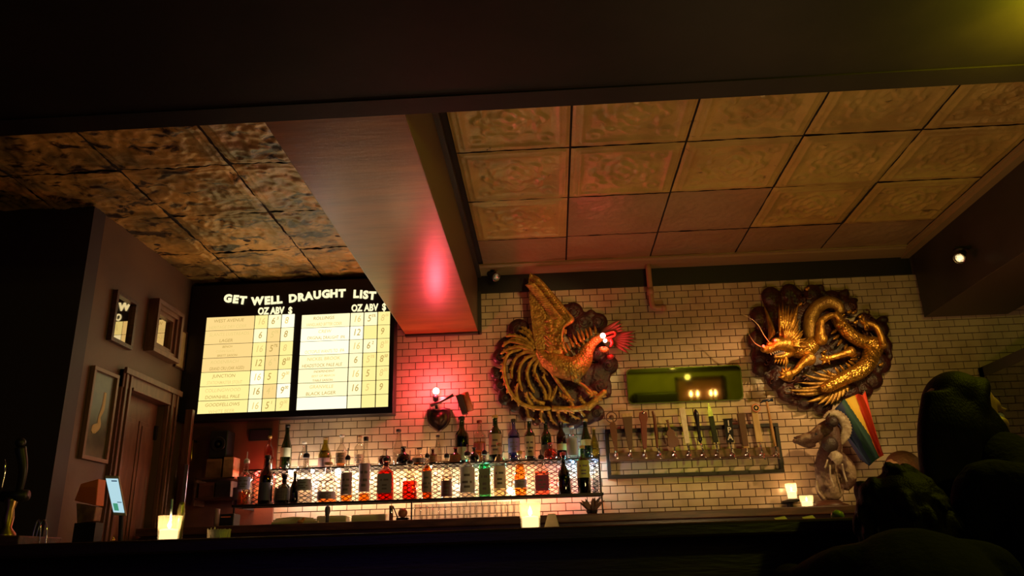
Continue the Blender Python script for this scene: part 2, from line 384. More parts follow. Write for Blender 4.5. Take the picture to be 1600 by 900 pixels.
# right and rear of the room
struct(boxo('wall_right', (5.3, -4.2, 0), (5.5, 6.2, CZ), DARKWALL)); struct(boxo('wall_left', (-6.1, -4.2, 0), (-5.9, 4.5, CZ), DARKWALL))
OLIVE = pm('olive_wall', (.28, .26, .05), .6, col2=(.22, .20, .04), scale=3)
wr = struct(boxo('wall_rear', (-6, -4.3, 0), (5.5, -4.1, CZ+.01), OLIVE))
m = MB(); m.box((-3.2, -4.1, .9), (-.6, -4.06, 2.5)); struct(m.build('added_window_1', pm('added_glow_pane', (.01, .01, .03), .1, emit=(.15, .1, .5), es=.12)))  # made-up window with a faint glow, added to go with the violet fill
for a, b in (((-3.25, -4.1, .85), (-.55, -4.03, .92)), ((-3.25, -4.1, 2.46), (-.55, -4.03, 2.53)), ((-3.25, -4.1, .85), (-3.17, -4.03, 2.5)), ((-.63, -4.1, .85), (-.55, -4.03, 2.5))):
    pass
m = MB(); m.box((-3.3, -4.1, 2.48), (-.5, -4.02, 2.56)); m.box((-3.3, -4.1, .84), (-.5, -4.02, .92)); m.box((-3.3, -4.1, .9), (-3.2, -4.02, 2.5)); m.box((-.6, -4.1, .9), (-.5, -4.02, 2.5)); m.box((-1.93, -4.1, .9), (-1.87, -4.02, 2.5))
struct(m.build('trim_8', WOODD))
# ================================================================ DRAUGHT BOARD
FO = .124                                     # front of the sign stands off the wall
bd = thing('menu_board', 'large black backlit draught list sign with two yellow panels of handwritten prices', 'sign', (-1.97, D, 2.12))
m = MB(); m.box((-2.795, D-.115, 2.115), (-1.155, D-.001, 3.20)); m.build('case', BOARDBLACK, bd, bevel=.006)
def frame_rail(a, b): m = MB(); m.box(a, b); m.build('frame', BOARDBLACK, bd, bevel=.003)
frame_rail((-2.795, D-.135, 2.115), (-1.155, D-.115, 2.165)); frame_rail((-1.19, D-.135, 2.165), (-1.155, D-.115, 3.2))
TL, TR_, BL, BR = [W(*p, FO) for p in ((321.5, 496), (463.6, 491.5), (306.5, 649.5), (453, 643.5))]
def cells(xa, xb, zt, zb_, cols, tints, words, dz):
    cum = [0]; [cum.append(cum[-1]+c) for c in cols]; tot = cum[-1]; rh = (zt-zb_)/7
    for r in range(7):
        for c in range(4):
            x0 = xa+(xb-xa)*cum[c]/tot+.0045; x1 = xa+(xb-xa)*cum[c+1]/tot-.0045
            z1 = zt-r*rh-.003; z0 = zt-(r+1)*rh+.003
            m = MB(); m.box((x0, D-FO, z0), (x1, D-.115, z1)); ce = m.build('lit_panel', CELLS[int(tints[r][c])], bd)
            ws = words[r][c]
            if not ws: continue
            lines = ws.split('/'); k = len(lines)
            for i, ln in enumerate(lines):
                if not ln: continue
                if c == 0:
                    s_ = min(.034, .098/k*.55); wmax = (x1-x0)*.86
                    me_w = len(ln)*s_*.66
                    xs = min(1, wmax/me_w)
                    text('handwriting', ln, s_/.75, ((x0+x1)/2+random.uniform(-.02, .01)-(.02 if i == 0 else 0)*0, D-FO-.0006, z1-rh*(i+.62)/(k+.15)), INK[(r+i) % 2], ce, rot=random.uniform(-.01, .02), extrude=.0002, wmax=wmax*random.uniform(.82, .98), shear=.12, offset=.0002)
                else:
                    big = i == 0
                    text('handwriting', ln, .075 if big else .034, ((x0+x1)/2+(-.012 if big and k > 1 else (.022 if k > 1 else 0)), D-FO-.0006, (z0+z1)/2+(0 if big else .022)), INK[(r+c) % 2], ce, extrude=.0002, shear=.2, xs=.8, offset=.0006)
LT = ['0123', '0202', '0101', '0101', '1312', '1203', '1211']
RTn = ['2221', '3311', '3221', '2211', '2211', '2211', '3211']
cells(W(316, 560, FO).x-.0, W(456.5, 560, FO).x, W(321, 496, FO).z, W(306.5, 649.5, FO).z, (292, 80, 80, 80), LT,
 [['WEST AVENUE/HERITAGE DRY CIDER', '16', '6/.5', '8/'], ['SLANTS LUSTREADS/LAGER', '6', '5/0%', '8/'], ['BENCH/CLEAN SLATE/BRETT SAISON', '16', '5/7%', '8/'],
  ['RODENBACH/GRAND CRU (OAK AGED)', '12', '6/%', '8/50'], ['JUNCTION/STATIONMASTER STOUT', '16', '5/', '9/00'], ['COLLINGWOOD/DOWNHILL PALE', '16', '4/5', '9/00'], ['GOODFELLOWS/WHITE BEER', '16', '5/1', '9/00']], 0)
cells(W(467, 560, FO).x, W(608.5, 560, FO).x, W(540, 489, FO).z, W(540, 640.5, FO).z, (287, 80, 80, 75), RTn,
 [['ROLLINGS/VANGUARD BITTER CIDER', '16', '5/5%', '8/00'], ['CREW/ORIGINAL DRAUGHT  IPA', '12', '/', '9/'], ['/OCTOPUS WANTS TO  IPA', '16', '6/2', '8/50'],
  ['NICKEL BROOK/HEADSTOCK PALE ALE', '6', '5/3%', '8/50'], ['INDEPENDENT/BEST OF MARCH/TABLE SAISON', '16', '5/', '8/50'], ['GRANVILLE/BLACK LAGER', '16', '5/', '9/'], ['', '', '', '']], 0)
def zpx(x, y): return (290+x*.26667, 430+y*.26667)
for ch, x, y, rt in (('G', 248, 138, -.08), ('E', 293, 143, -.08), ('T', 335, 149, -.1), ('W', 420, 153, .04), ('E', 478, 150, .06), ('L', 514, 148, .07), ('L', 549, 145, .07),
                     ('D', 628, 137, .09), ('R', 676, 131, .07), ('A', 722, 124, .07), ('U', 771, 117, .07), ('G', 822, 112, .06), ('H', 869, 109, .03), ('T', 916, 108, .0),
                     ('L', 998, 112, -.02), ('I', 1028, 114, -.04), ('S', 1055, 117, -.05), ('T', 1094, 122, -.07)):
    text('letter', ch, .086, W(*zpx(x, y), FO-.004), LETTER, bd, rot=rt, offset=.0042, extrude=.004)
for ch, x, y in (('OZ', 455, 212), ('ABV', 537, 209), ('$', 613, 208), ('OZ', 1003, 194), ('ABV', 1087, 191), ('$', 1163, 187)):
    text('letter', ch, .078, W(*zpx(x, y), FO-.004), LETTER, bd, offset=.0020, extrude=.004, xs=.74)
# ================================================================ PICTURES ON THE SIDE WALL
PG = pm('dark_picture_glass', (.04, .03, .02), .06, spec=.8)
def picture(label, y0, y1, z0, z1, depth, fw, fm, img, group=None, steps=1, tilt=0, name='framed_picture'):
    t = thing(name, label, 'picture', (X0+.03, (y0+y1)/2, z0), group)
    def fr(nm, a, b, d0, d1, f):
        m = MB()
        m.box((X0+d0, y0+a, z0+a), (X0+d1, y1-a, z0+a+f)); m.box((X0+d0, y0+a, z1-a-f), (X0+d1, y1-a, z1-a))
        m.box((X0+d0, y0+a, z0+a+f), (X0+d1, y0+a+f, z1-a-f)); m.box((X0+d0, y1-a-f, z0+a+f), (X0+d1, y1-a, z1-a-f)); m.build(nm, fm, t, bevel=.002)
    for k in range(steps): fr('frame' if k == 0 else 'inner_frame', k*fw/steps, 0, .002, depth-k*depth/steps/1.3, fw/steps+.002)
    boxo('glass', (X0+.002, y0+fw*.9, z0+fw*.9), (X0+.012, y1-fw*.9, z1-fw*.9), img, t)
    return t
MIRG = pm('mirror_glass_dim', (.62, .52, .40), .03, 1)
picture('narrow framed mirror nearest the dark pier, reflecting the lit menu board', 4.73, 5.0, 2.46, 2.80, .035, .025, WOODD, MIRG)
picture('deep stepped wooden frame with glass, middle of the row above the door', 5.20, 5.60, 2.51, 2.895, .075, .085, DOORW, MIRG, steps=3)
picture('small thin framed tan print in the corner beside the menu board', 5.655, 5.80, 2.505, 2.81, .02, .010, WOODD, pm('tan_print', (.55, .38, .20), .25, col2=(.42, .28, .14), scale=6))
pt = picture('tall brown framed print hung low left of the door', 4.61, 4.90, 1.70, 2.265, .03, .022, pm('brown_frame', (.20, .10, .05), .4), pm('print_paper', (.10, .085, .04), .3, col2=(.06, .05, .025), scale=9, spec=.6))
m = MB()
m.tube(spline([(X0+.0135, 4.79, 2.13), (X0+.0135, 4.785, 2.03), (X0+.0135, 4.76, 1.97), (X0+.0135, 4.765, 1.92), (X0+.0135, 4.72, 1.89), (X0+.0135, 4.70, 1.87)], 4), interp([.012, .018, .012, .022, .03, .012], 4), 6, flat=.12, up=Vector((1, 0, 0)))
m.build('printed_figure', pm('print_yellow', (.50, .38, .14), .6), pt)
# ================================================================ BACK BAR
cb = thing('back_bar_cabinet', 'long dark back bar cabinet under the tiled wall', 'cabinet', (.5, 5.65, 0))
boxo('body', (-2.7, 5.36, 0), (3.1, D-.022, 1.275), BARW, cb, .004)
for i in range(8):
    x = -2.66+i*.72; d_ = boxo('door', (x, 5.335, .12), (x+.68, 5.36, 1.20), BARW, cb, .004)
    m = MB(); m.lathe([(.01, 0), (.01, .02), (.016, .03), (0, .036)], (x+.6, 5.335, .8), 10, ax=(0, -1, 0)); m.build('knob', BRASS, d_, True)
tag(boxo('back_counter', (-2.75, 5.30, 1.275), (3.15, D-.021, 1.325), WOODD, None, .006), 'dark wooden back bar worktop along the tiled wall', 'worktop')
# bar --------------------------------------------------------------
br = thing('bar', 'dark wooden bar counter running across the foreground', 'bar', (0, 2.5, 0))
boxo('bar_top', (-3.4, 2.20, 1.095), (3.2, 2.86, 1.134), BARW, br, .008)
boxo('front', (-3.4, 2.34, 0), (3.2, 2.78, 1.095), BARW, br)
for i in range(9): boxo('panel', (-3.3+i*.71, 2.318, .15), (-2.66+i*.71, 2.34, .98), BARW, br, .004)
m = MB(); m.tube([(-3.4, 2.26, .2), (3.2, 2.26, .2)], .022, 10); m.build('foot_rail', BRASS, br, True)
# raised block and tap at the far left of the bar
t = thing('tap_tower', 'dark beer tap tower with chrome handle at the left end of the bar', 'tap', (-1.58, 2.52, 1.134))
m = MB(); m.box((-1.85, 2.40, 1.134), (-1.60, 2.62, 1.166)); m.build('base', WOODD, t, bevel=.004)
p = AY(8, 838, 2.5); m = MB(); m.lathe([(.03, 0), (.03, .01), (.014, .03), (.017, .06), (.013, .085), (.02, .11), (.02, .12)], (p.x, 2.5, 1.166), 14); m.build('column', pm('dull_brass', (.35, .22, .09), .35, 1), t, True)
m = MB(); m.tube([(p.x-.03, 2.5, 1.292), (p.x+.05, 2.5, 1.292)], .018, 12); m.tube(spline([(p.x+.02, 2.5, 1.29), (p.x+.035, 2.48, 1.37), (p.x+.02, 2.47, 1.44)]), interp([.010, .013, .017]), 10); m.ball((p.x+.018, 2.47, 1.455), .016); m.build('handle', IRON, t, True)
m = MB(); m.tube(spline([(p.x-.012, 2.46, 1.31), (p.x-.004, 2.45, 1.37), (p.x-.012, 2.45, 1.40)]), .004, 6); m.build('lever', CHROME, t, True)
t = MB(); a = AY(50, 838, 2.5); b = AY(63, 838, 2.5)
for x0, r_ in ((a.x, .012), (a.x+.012, .016)):
    t.tube(spline([(x0, 2.5, 1.134), (x0+.005, 2.5, 1.19), (x0+r_, 2.5, 1.215), (x0+2*r_, 2.5, 1.19), (x0+2*r_+.004, 2.5, 1.134)]), .0022, 6)
tag(t.build('wire_holder', CHROME, None, True), 'small looped wire holder on the bar beside the tap tower', 'holder')
# ================================================================ CANDLES
FROST = bpy.data.materials.new('lit_frosted_glass'); FROST.use_nodes = True; _t = FROST.node_tree
for _n in list(_t.nodes): _t.nodes.remove(_n)
_o = nd(_t, 'ShaderNodeOutputMaterial'); _a = nd(_t, 'ShaderNodeBsdfTransparent'); _b = nd(_t, 'ShaderNodeBsdfTranslucent'); _b.inputs[0].default_value = (.9, .85, .75, 1); _m = nd(_t, 'ShaderNodeMixShader'); _m.inputs[0].default_value = .22
_t.links.new(_a.outputs[0], _m.inputs[1]); _t.links.new(_b.outputs[0], _m.inputs[2]); _t.links.new(_m.outputs[0], _o.inputs[0])
def candle(label, loc, r, h, on=True, tumb=None, group=None, power=.6):
    x, y, z = loc; t = thing('candle_glass', label, 'candle', loc, group)
    m = MB(); m.lathe([(r*.82, 0), (r*.84, .004), (r, h), (r*.94, h), (r*.80, .008), (0, .008)], loc, 24); m.build('glass', FROST, t, True)
    m = MB(); m.lathe([(r*.74, .010), (r*.76, h*.50), (r*.50, h*.52), (0, h*.5)], loc, 18); m.build('wax', CANDLEWAX, t, True)
    m = MB(); m.lathe([(.0, 0), (.0055, .006), (.0065, .012), (.003, .022), (0, .030)], (x, y, z+h*.52), 10); m.build('flame', FLAME, t, True)
    lamp('candle_light', 'POINT', (x, y, z+h*.80), (1, .55, .2), power, .008)
    return t
p = AY(263, 838, 2.52); candle('tumbler candle at the left end of the bar beside the straws', (p.x, 2.52, 1.134), .036, .082, power=.42)
p = AY(829, 822, 2.45); candle('bright candle in a clear tumbler on the bar in front of the glasses', (p.x, 2.45, 1.134), .033, .080, power=.42)
p = AY(1262, 793, 5.42); candle('low votive candle on the back counter near the animal sculpture', (p.x, 5.42, 1.325), .045, .075, power=.9)
p = AY(1238, 776, 5.80); candle('votive candle in a rounded glass on a small wall bracket below the taps', (p.x, 5.80, 1.40), .040, .11, power=.8)
m = MB(); m.box((p.x-.04, 5.76, 1.385), (p.x+.04, D-.001, 1.40)); m.box((p.x-.01, 5.85, 1.33), (p.x+.01, D-.001, 1.39)); tag(m.build('wall_bracket', IRON), 'small dark bracket holding a votive candle on the tiles', 'bracket')
# straws, napkins ------------------------------------------------
t = thing('straw', 'light blue straw standing in the candle tumbler on the bar', 'straw', (AY(268, 805, 2.54).x, 2.54, 1.150))
m = MB(); m.tube([AY(266, 825, 2.53), AY(269, 780, 2.53)], .0035, 8); m.build('tube', pm('blue_plastic', (.45, .65, .85), .4), t, True)
t = MB(); q0 = AY(279, 838, 2.56); q1 = AY(286, 781, 2.56)
t.lathe([(.012, 0), (.012, .10), (.009, .115), (.009, .125), (0, .127)], (q0.x, 2.56, 1.134), 12); tag(t.build('metal_shaker', pm('greenish_brass', (.45, .42, .16), .25, .8), None, True), 'slim brass coloured shaker beside the left candle', 'shaker')
cupx = AY(342, 838, 2.56)
t = thing('napkin_cup', 'white fluted cup full of pointed paper straws on the bar', 'cup', (cupx.x, 2.56, 1.134))
m = MB(); m.lathe([(.030, 0), (.034, .03), (.037, .037), (.034, .037), (.030, .006), (0, .005)], (cupx.x, 2.56, 1.134), 26); m.build('cup', CREAM, t)
for i in range(14):
    a = 2*PI*i/14+.2; r0 = .012+.017*(i % 2); x = cupx.x+r0*math.cos(a)*1.1; y = 2.56+r0*math.sin(a)
    m = MB(); m.tube([(x, y, 1.145), (x+.004*math.cos(a), y, 1.170+.012*random.random())], [.0045, .0018], 6); m.build('straw_tip', CREAM, t)
nx = AY(863, 824, 2.55)
t = thing('napkin_holder', 'small folded napkins in a low holder right of the bright candle', 'napkin holder', (nx.x, 2.55, 1.134))
m = MB(); m.box((nx.x-.026, 2.53, 1.134), (nx.x+.026, 2.57, 1.142)); m.build('base', IRON, t)
for k in (-1, 1):
    m = MB(); m.hexa([(nx.x-.024+k*.002, 2.55+k*.012, 1.142), (nx.x+.024+k*.002, 2.55+k*.012, 1.142), (nx.x+.012, 2.55+k*.002, 1.186), (nx.x-.012, 2.55+k*.002, 1.186)], (0, .004, 0)); m.build('napkin', pm('grey_paper', (.30, .24, .18), .7), t)
lx = AY(1310, 815, 2.5)
m = MB(); m.lathe([(0, 0), (.014, .004), (.020, .014), (.017, .026), (.004, .033), (0, .033)], (lx.x, 2.5, 1.134), 12); tag(m.build('lime', pm('lime_peel', (.22, .33, .03), .4), None, True), 'green lime lying on the bar before the hunched guest', 'lime')
for px, lb in ((1222, 'crumpled white paper slip on the bar at right'), (1266, 'flat white paper slip on the bar under the votive candle')):
    q = AY(px, 815, 2.42); m = MB(); m.hexa([(q.x-.018, 2.40, 1.135), (q.x+.018, 2.41, 1.135), (q.x+.016, 2.44, 1.150), (q.x-.016, 2.44, 1.145)], (0, .002, .002)); tag(m.build('paper_slip', WHITE), lb, 'paper')
# tablet ---------------------------------------------------------
c4 = [AY(*p, 4.3) for p in ((163, 743), (185, 743.5), (197, 806), (177, 805))]
t = thing('tablet', 'white tablet till with a lit screen on a stand by the door', 'tablet', (c4[3].x+.03, 4.3, 1.05))
def quad(mb, c, ins, off, th, mi=0):
    ce = sum((Vector(p) for p in c), Vector())/4; mb.hexa([Vector(p).lerp(ce, ins)+Vector((0, off, 0)) for p in c], (0, th, 0), mi)
m = MB(); quad(m, c4, 0, 0, .012); m.build('housing', pm('white_plastic', (.45, .36, .28), .4), t, bevel=.003)
m = MB(); quad(m, c4, .15, -.002, .002); sc = m.build('screen', em('screen_light', (.55, .85, .95), .75), t)
def sub(c, u0, u1, v0, v1, off):
    f = lambda u, v: (Vector(c[0]).lerp(Vector(c[1]), u)).lerp(Vector(c[3]).lerp(Vector(c[2]), u), v)+Vector((0, off, 0))
    return [f(u0, v0), f(u1, v0), f(u1, v1), f(u0, v1)]
m = MB(); m.hexa(sub(c4, .2, .55, .70, .88, -.004), (0, .001, 0)); m.build('green_block', em('screen_green', (.08, .45, .25), .6), sc)
m = MB(); m.hexa(sub(c4, .45, .85, .12, .15, -.004), (0, .001, 0)); m.hexa(sub(c4, .55, .88, .66, .68, -.004), (0, .001, 0)); m.build('screen_line', em('screen_dark', (.05, .15, .3), .3), sc)
q = c4[3].lerp(c4[2], .5); m = MB(); m.tube([q+Vector((0, .01, .05)), (q.x, 4.35, 1.15)], .012, 8); m.box((q.x-.07, 4.28, 1.13), (q.x+.07, 4.42, 1.15)); m.build('stand', IRON, t)
t = thing('side_counter', 'dark low service counter under the tablet beside the door', 'counter', (-2.5, 4.3, 0))
boxo('top', (-2.78, 4.12, 1.10), (-2.15, 4.52, 1.13), BARW, t, .004); boxo('body', (-2.76, 4.15, 0), (-2.18, 4.5, 1.10), BARW, t)
q = AY(157, 825, 4.2); t = thing('router', 'tiny dark box with a blue light on the service counter', 'router', (q.x, 4.2, 1.13))
boxo('box', (q.x-.05, 4.18, 1.13), (q.x+.03, 4.26, 1.165), BLACK, t, .003); m = MB(); m.ball((q.x, 4.176, 1.148), .007); m.build('light', em('blue_led', (.15, .3, 1), 6), t, True)
# lantern like carton left of tablet
l4 = [AY(*p, 4.42) for p in ((126, 756), (152, 748), (150, 790), (120, 782))]
t = thing('paper_lantern', 'orange hooded lantern over a pale block at the foot of the side wall', 'lantern', (l4[0].x, 4.42, 1.13))
OR_ = pm('orange_paper', (.70, .16, .03), .6)
m = MB(); m.hexa([AY(116, 782, 4.40), AY(126, 756, 4.40), AY(154, 748, 4.40), AY(150, 790, 4.40)], (0, .08, 0)); m.build('hood', OR_, t, bevel=.004)
m = MB(); m.hexa([AY(119, 786, 4.40), AY(150, 792, 4.40), AY(146, 814, 4.40), AY(120, 818, 4.40)], (0, .07, 0)); m.build('block', pm('tan_block', (.30, .15, .07), .6, col2=(.2, .09, .05), scale=30), t, bevel=.004)
q = AY(133, 818, 4.4); boxo('foot', (q.x-.06, 4.4, 1.13), (q.x+.06, 4.48, q.z+.004), IRON, t)
# ================================================================ clutter left of the tiles
def onwall(name, label, cat, px0, py0, px1, py1, off, th, mat, bev=.004, extra=None):
    a = W(px0, py1, off); b = W(px1, py0, off); m = MB(); m.box((a.x, D-off, a.z), (b.x, D-off+th, b.z)); return tag(m.build(name, mat, None, bevel=bev), label, cat)
UPR = WOODV
for a, b, lb in ((283, 290, 'slim dark wooden post in the corner beside the door'), ):
    onwall('wooden_post', lb, 'post', a, 640, b, 816, .30, .04, UPR)
onwall('metal_rod', 'thin grey blue rod standing against the corner post', 'rod', 285.5, 726, 288.5, 814, .34, .012, pm('blue_steel', (.22, .22, .35), .3, .8))
t = thing('pull_handle', 'small brass teardrop pull hanging on the wood panel under the board', 'handle', W(298, 722, .08))
m = MB(); q = W(298, 722, .08); m.lathe([(0, 0), (.010, .012), (.014, .04), (.011, .08), (.006, .11), (.004, .16), (0, .165)], q, 12); m.build('drop', BRASS, t, True)
boxo('hook', (q.x-.006, q.y, q.z+.15), (q.x+.006, D-.02, q.z+.165), IRON, t)
t = thing('speaker', 'black box speaker mounted on the wood panel under the board', 'speaker', W(340, 716, .1))
a = W(325, 716, .16); b = W(357, 672, .16); boxo('cabinet', (a.x, D-.16, a.z), (b.x, D-.02, b.z), BLACK, t, .008)
m = MB(); cx = (a.x+b.x)/2; cz = (a.z+b.z)/2; m.lathe([(.055, 0), (.055, .006), (.048, .008), (.03, 0), (.012, .0), (.012, .006), (0, .008)], (cx, D-.161, cz), 20, ax=(0, -1, 0)); m.build('cone', IRON, t, True)
t = thing('framed_picture', 'small black framed picture on the panel right of the speaker', 'picture', W(406, 688, .04))
a = W(388, 689, .04); b = W(424, 669, .04); boxo('frame', (a.x, D-.04, a.z), (b.x, D-.021, b.z), BLACK, t, .003); boxo('print', (a.x+.015, D-.043, a.z+.012), (b.x-.015, D-.040, b.z-.012), pm('dull_print', (.03, .015, .03), .3), t)
def carton(label, px0, py0, px1, py1, off, th, col, lid=None):
    a = W(px0, py1, off); b = W(px1, py0, off); t = thing('carton', label, 'carton', (a.x, D-off, a.z))
    boxo('box', (a.x, D-off, a.z), (b.x, D-off+th, b.z), pm('card', col, .6, col2=tuple(c*.6 for c in col), scale=14), t, .003)
    boxo('flap', (a.x+.004, D-off-.004, b.z-.02), (b.x-.004, D-off, b.z+.003), pm('card_flap', tuple(min(1, c*1.3) for c in col), .6), t)
sh = thing('wall_shelf', 'dark two board shelf on the wood panel under the menu board', 'shelf', W(340, 800, .1))
for py in (747, 778):
    a = W(305, py, .2); b = W(366, py, .2); boxo('board', (a.x, D-.20, a.z-.012), (b.x, D-.02, a.z), WOODD, sh)
a = W(305, 747, .19); b = W(305, 790, .19); boxo('side', (a.x, D-.2, b.z), (a.x+.012, D-.02, a.z), WOODD, sh)
za = W(335, 747, .2).z; zb2 = W(335, 778, .2).z
def cart_at(label, x0, x1, z0, h, off, col):
    a = W(x0, 747, off); b = W(x1, 747, off); t = thing('carton', label, 'carton', (a.x, D-off, z0))
    boxo('box', (a.x, D-off, z0), (b.x, D-off+.12, z0+h), pm('card', col, .6, col2=tuple(c*.6 for c in col), scale=14), t, .003)
    boxo('flap', (a.x+.004, D-off-.003, z0+h-.02), (b.x-.004, D-off, z0+h-.001), pm('card_flap', tuple(min(1, c*1.3) for c in col), .6), t)
cart_at('plain brown carton at the left of the upper wall shelf', 320, 344, za, .14, .18, (.22, .09, .05))
cart_at('pale pinkish carton right on the upper wall shelf', 347, 363, za, .15, .18, (.55, .28, .2))
cart_at('dark red carton on the lower wall shelf', 312, 336, zb2, .11, .18, (.12, .03, .03))
cart_at('nearly black carton right on the lower wall shelf', 338, 362, zb2, .12, .18, (.03, .02, .03))
# black box and roll at the back counter's left end
a = AY(345, 820, 5.5); b = AY(371, 802, 5.5)
t = thing('card_reader', 'black box on the back counter at the left end of the bottles', 'card machine', ((a.x+b.x)/2, 5.5, 1.325)); boxo('body', (a.x, 5.44, 1.325), (b.x, 5.56, 1.41), BLACK, t, .006); boxo('slot', (a.x+.02, 5.436, 1.385), (b.x-.02, 5.44, 1.392), CHROME, t)
q = AY(338, 818, 5.42); m = MB(); m.lathe([(.018, 0), (.018, .115), (.014, .118), (0, .118)], (q.x, 5.42, 1.325), 14); tag(m.build('paper_roll', pm('mauve_paper', (.32, .20, .24), .6), None, True), 'upright pale paper roll beside the black box', 'roll')
# ================================================================ BOTTLE SHELF
YF, YM = 5.50, 5.68                           # front edge, mesh riser plane
ZS = AY(660, 779, YF).z; ZR = AY(660, 724, YM).z
SX0 = AY(362, 790, YF).x; SX1 = AY(943, 770, YF).x
sh = thing('bottle_shelf', 'long black iron shelf of expanded mesh with a raised rear tier, lit from behind', 'shelf', (SX0, YF, ZS))
m = MB(); m.box((SX0, YF, ZS-.016), (SX1, YF+.010, ZS)); m.box((SX0, YM-.01, ZS-.014), (SX1, YM, ZS)); m.box((SX0, YF, ZS-.016), (SX0+.01, D-.01, ZS)); m.box((SX1-.01, YF, ZS-.016), (SX1, D-.01, ZS)); m.build('lower_frame', IRON, sh)
m = MB(); m.box((SX0, YM-.004, ZR-.012), (SX1, YM+.006, ZR)); m.box((SX0, D-.03, ZR-.012), (SX1, D-.02, ZR)); m.box((SX1-.01, YM, ZR-.012), (SX1, D-.02, ZR)); m.box((SX0, YM, ZR-.012), (SX0+.01, D-.02, ZR)); m.build('upper_frame', IRON, sh)
def lattice(name, P, U, V, nu, nv, wd, th):
    m = MB(); P, U, V = map(Vector, (P, U, V)); N = U.cross(V).normalized()
    for i in range(nu):
        for j in range(nv):
            c = P+U*(i/nu)+V*(j/nv); a = c+V*(.5/nv); b = c+U*(.5/nu); d_ = c+U*(1/nu)+V*(.5/nv); e = c+U*(.5/nu)+V*(1/nv)
            for s0, s1 in ((a, b), (b, d_), (d_, e), (e, a)):
                t_ = (s1-s0).normalized(); sd = N.cross(t_)*wd*.5
                m.add([s0-sd-N*th, s1-sd-N*th, s1+sd-N*th, s0+sd-N*th, s0-sd+N*th, s1-sd+N*th, s1+sd+N*th, s0+sd+N*th], [(0, 3, 2, 1), (4, 5, 6, 7), (0, 1, 5, 4), (2, 3, 7, 6)])
    o = m.build(name, IRON, sh); o['kind'] = 'stuff'
L_ = SX1-SX0
lattice('mesh_riser', (SX0, YM, ZS), (L_, 0, 0), (0, 0, ZR-ZS-.012), int(L_/.052), 8, .0055, .0014)
lattice('mesh_floor', (SX0, YF+.01, ZS-.006), (L_, 0, 0), (0, YM-YF-.02, 0), int(L_/.055), 4, .006, .0015)
lattice('mesh_floor', (SX0, YM, ZR-.006), (L_, 0, 0), (0, D-.03-YM, 0), int(L_/.055), 5, .006, .0015)
lattice('mesh_end', (SX1, YM, ZS), (0, D-.03-YM, 0), (0, 0, ZR-ZS), 5, 8, .0034, .0012)
lattice('mesh_end', (SX0, YM, ZS), (0, D-.03-YM, 0), (0, 0, ZR-ZS), 5, 8, .0034, .0012)
for px in (366, 643, 941):
    x = AY(px, 785, YF+.02).x; boxo('upright', (x-.005, YF+.02, 1.325), (x+.005, YF+.03, ZS-.014), IRON, sh)
x = SX1-.005; boxo('upright', (x-.006, YM-.006, ZS), (x+.006, YM+.006, ZR+.02), IRON, sh)
# fairy lights
fl = thing('fairy_lights', 'string of small coloured bulbs behind the shelf mesh and bottles', 'lights', (-1, 5.8, ZS))
fl_pts = [(401, 741, 'red', 1.25), (389, 762, 'amber', .9), (430, 745, 'warm', .8), (455, 737, 'white', 2.2), (470, 755, 'blue', .7), (488, 736, 'white', 1.4), (505, 757, 'white', .9), (528, 738, 'white', 2.4), (541, 752, 'warm', 1.0), (556, 744, 'white', 1.2), (583, 746, 'white', .9), (607, 752, 'warm', 1.0), (632, 750, 'warm', 1.3), (652, 738, 'amber', .9), (672, 731, 'warm', 1.1),
          (690, 760, 'white', 1.0), (713, 759, 'white', 1.1), (735, 745, 'white', .6), (757, 731, 'teal', 1.0), (776, 752, 'white', .7), (797, 766, 'warm', 2.3), (803, 742, 'red', .8), (820, 738, 'amber', .8), (840, 757, 'white', .9), (863, 755, 'red', 1.5), (880, 764, 'red', .8), (895, 722, 'blue', 1.0), (906, 724, 'teal', .9), (930, 738, 'white', .7), (930, 722, 'blue', .6)]
pts = []
for px, py, c, s_ in fl_pts:
    q = AY(px, py, 5.76); q.z = max(ZS+.03, min(q.z, ZR+.03)); pts.append(q)
    m = MB(); m.ball(q, (.010*s_, .010*s_, .012*s_), 10); m.build('bulb', COLB[c], fl, True)
m = MB(); m.tube(spline(pts, 4), .0022, 5); m.build('wire', pm('green_wire', (.02, .03, .015), .5), fl)
lc = {'white': (1, .74, .46), 'warm': (1, .62, .3), 'red': (1, .06, .04), 'amber': (1, .35, .08), 'teal': (.1, 1, .6), 'blue': (.3, .5, 1)}
for q, (px, py, c, s_) in zip(pts, fl_pts):
    lamp('fairy_bulb_light', 'POINT', q+Vector((0, .04, 0)), lc[c], 1.7*s_*(1 if c in ('white', 'warm') else .9), .012)
# ---------------------------------------------------------------- bottles
LIQ = {}
def liq(c):
    if c not in LIQ: LIQ[c] = glassm('liquid', c, .05, .1)
    return LIQ[c]
PROF = {'spirit': [(.92, 0), (1, .02), (1, .58), (.92, .66), (.55, .74), (.34, .78), (.32, .93), (.38, .94), (.38, .97)],
        'wine': [(.9, 0), (1, .015), (1, .58), (.9, .66), (.5, .74), (.38, .80), (.36, .95), (.42, .96), (.42, 1.0)],
        'riesling': [(.9, 0), (1, .015), (1, .45), (.85, .56), (.55, .70), (.38, .82), (.34, .95), (.40, .96), (.40, 1.0)],
        'squat': [(.8, 0), (.98, .05), (1, .25), (.9, .45), (.5, .60), (.3, .66), (.28, .86), (.36, .88), (.36, .93)],
        'decanter': [(.85, 0), (1, .04), (1, .38), (.85, .50), (.45, .62), (.3, .68), (.28, .84), (.4, .86), (.4, .9)],
        'round': [(.8, 0), (1, .10), (1, .30), (.92, .50), (.6, .64), (.34, .72), (.32, .92), (.4, .93), (.4, .96)]}
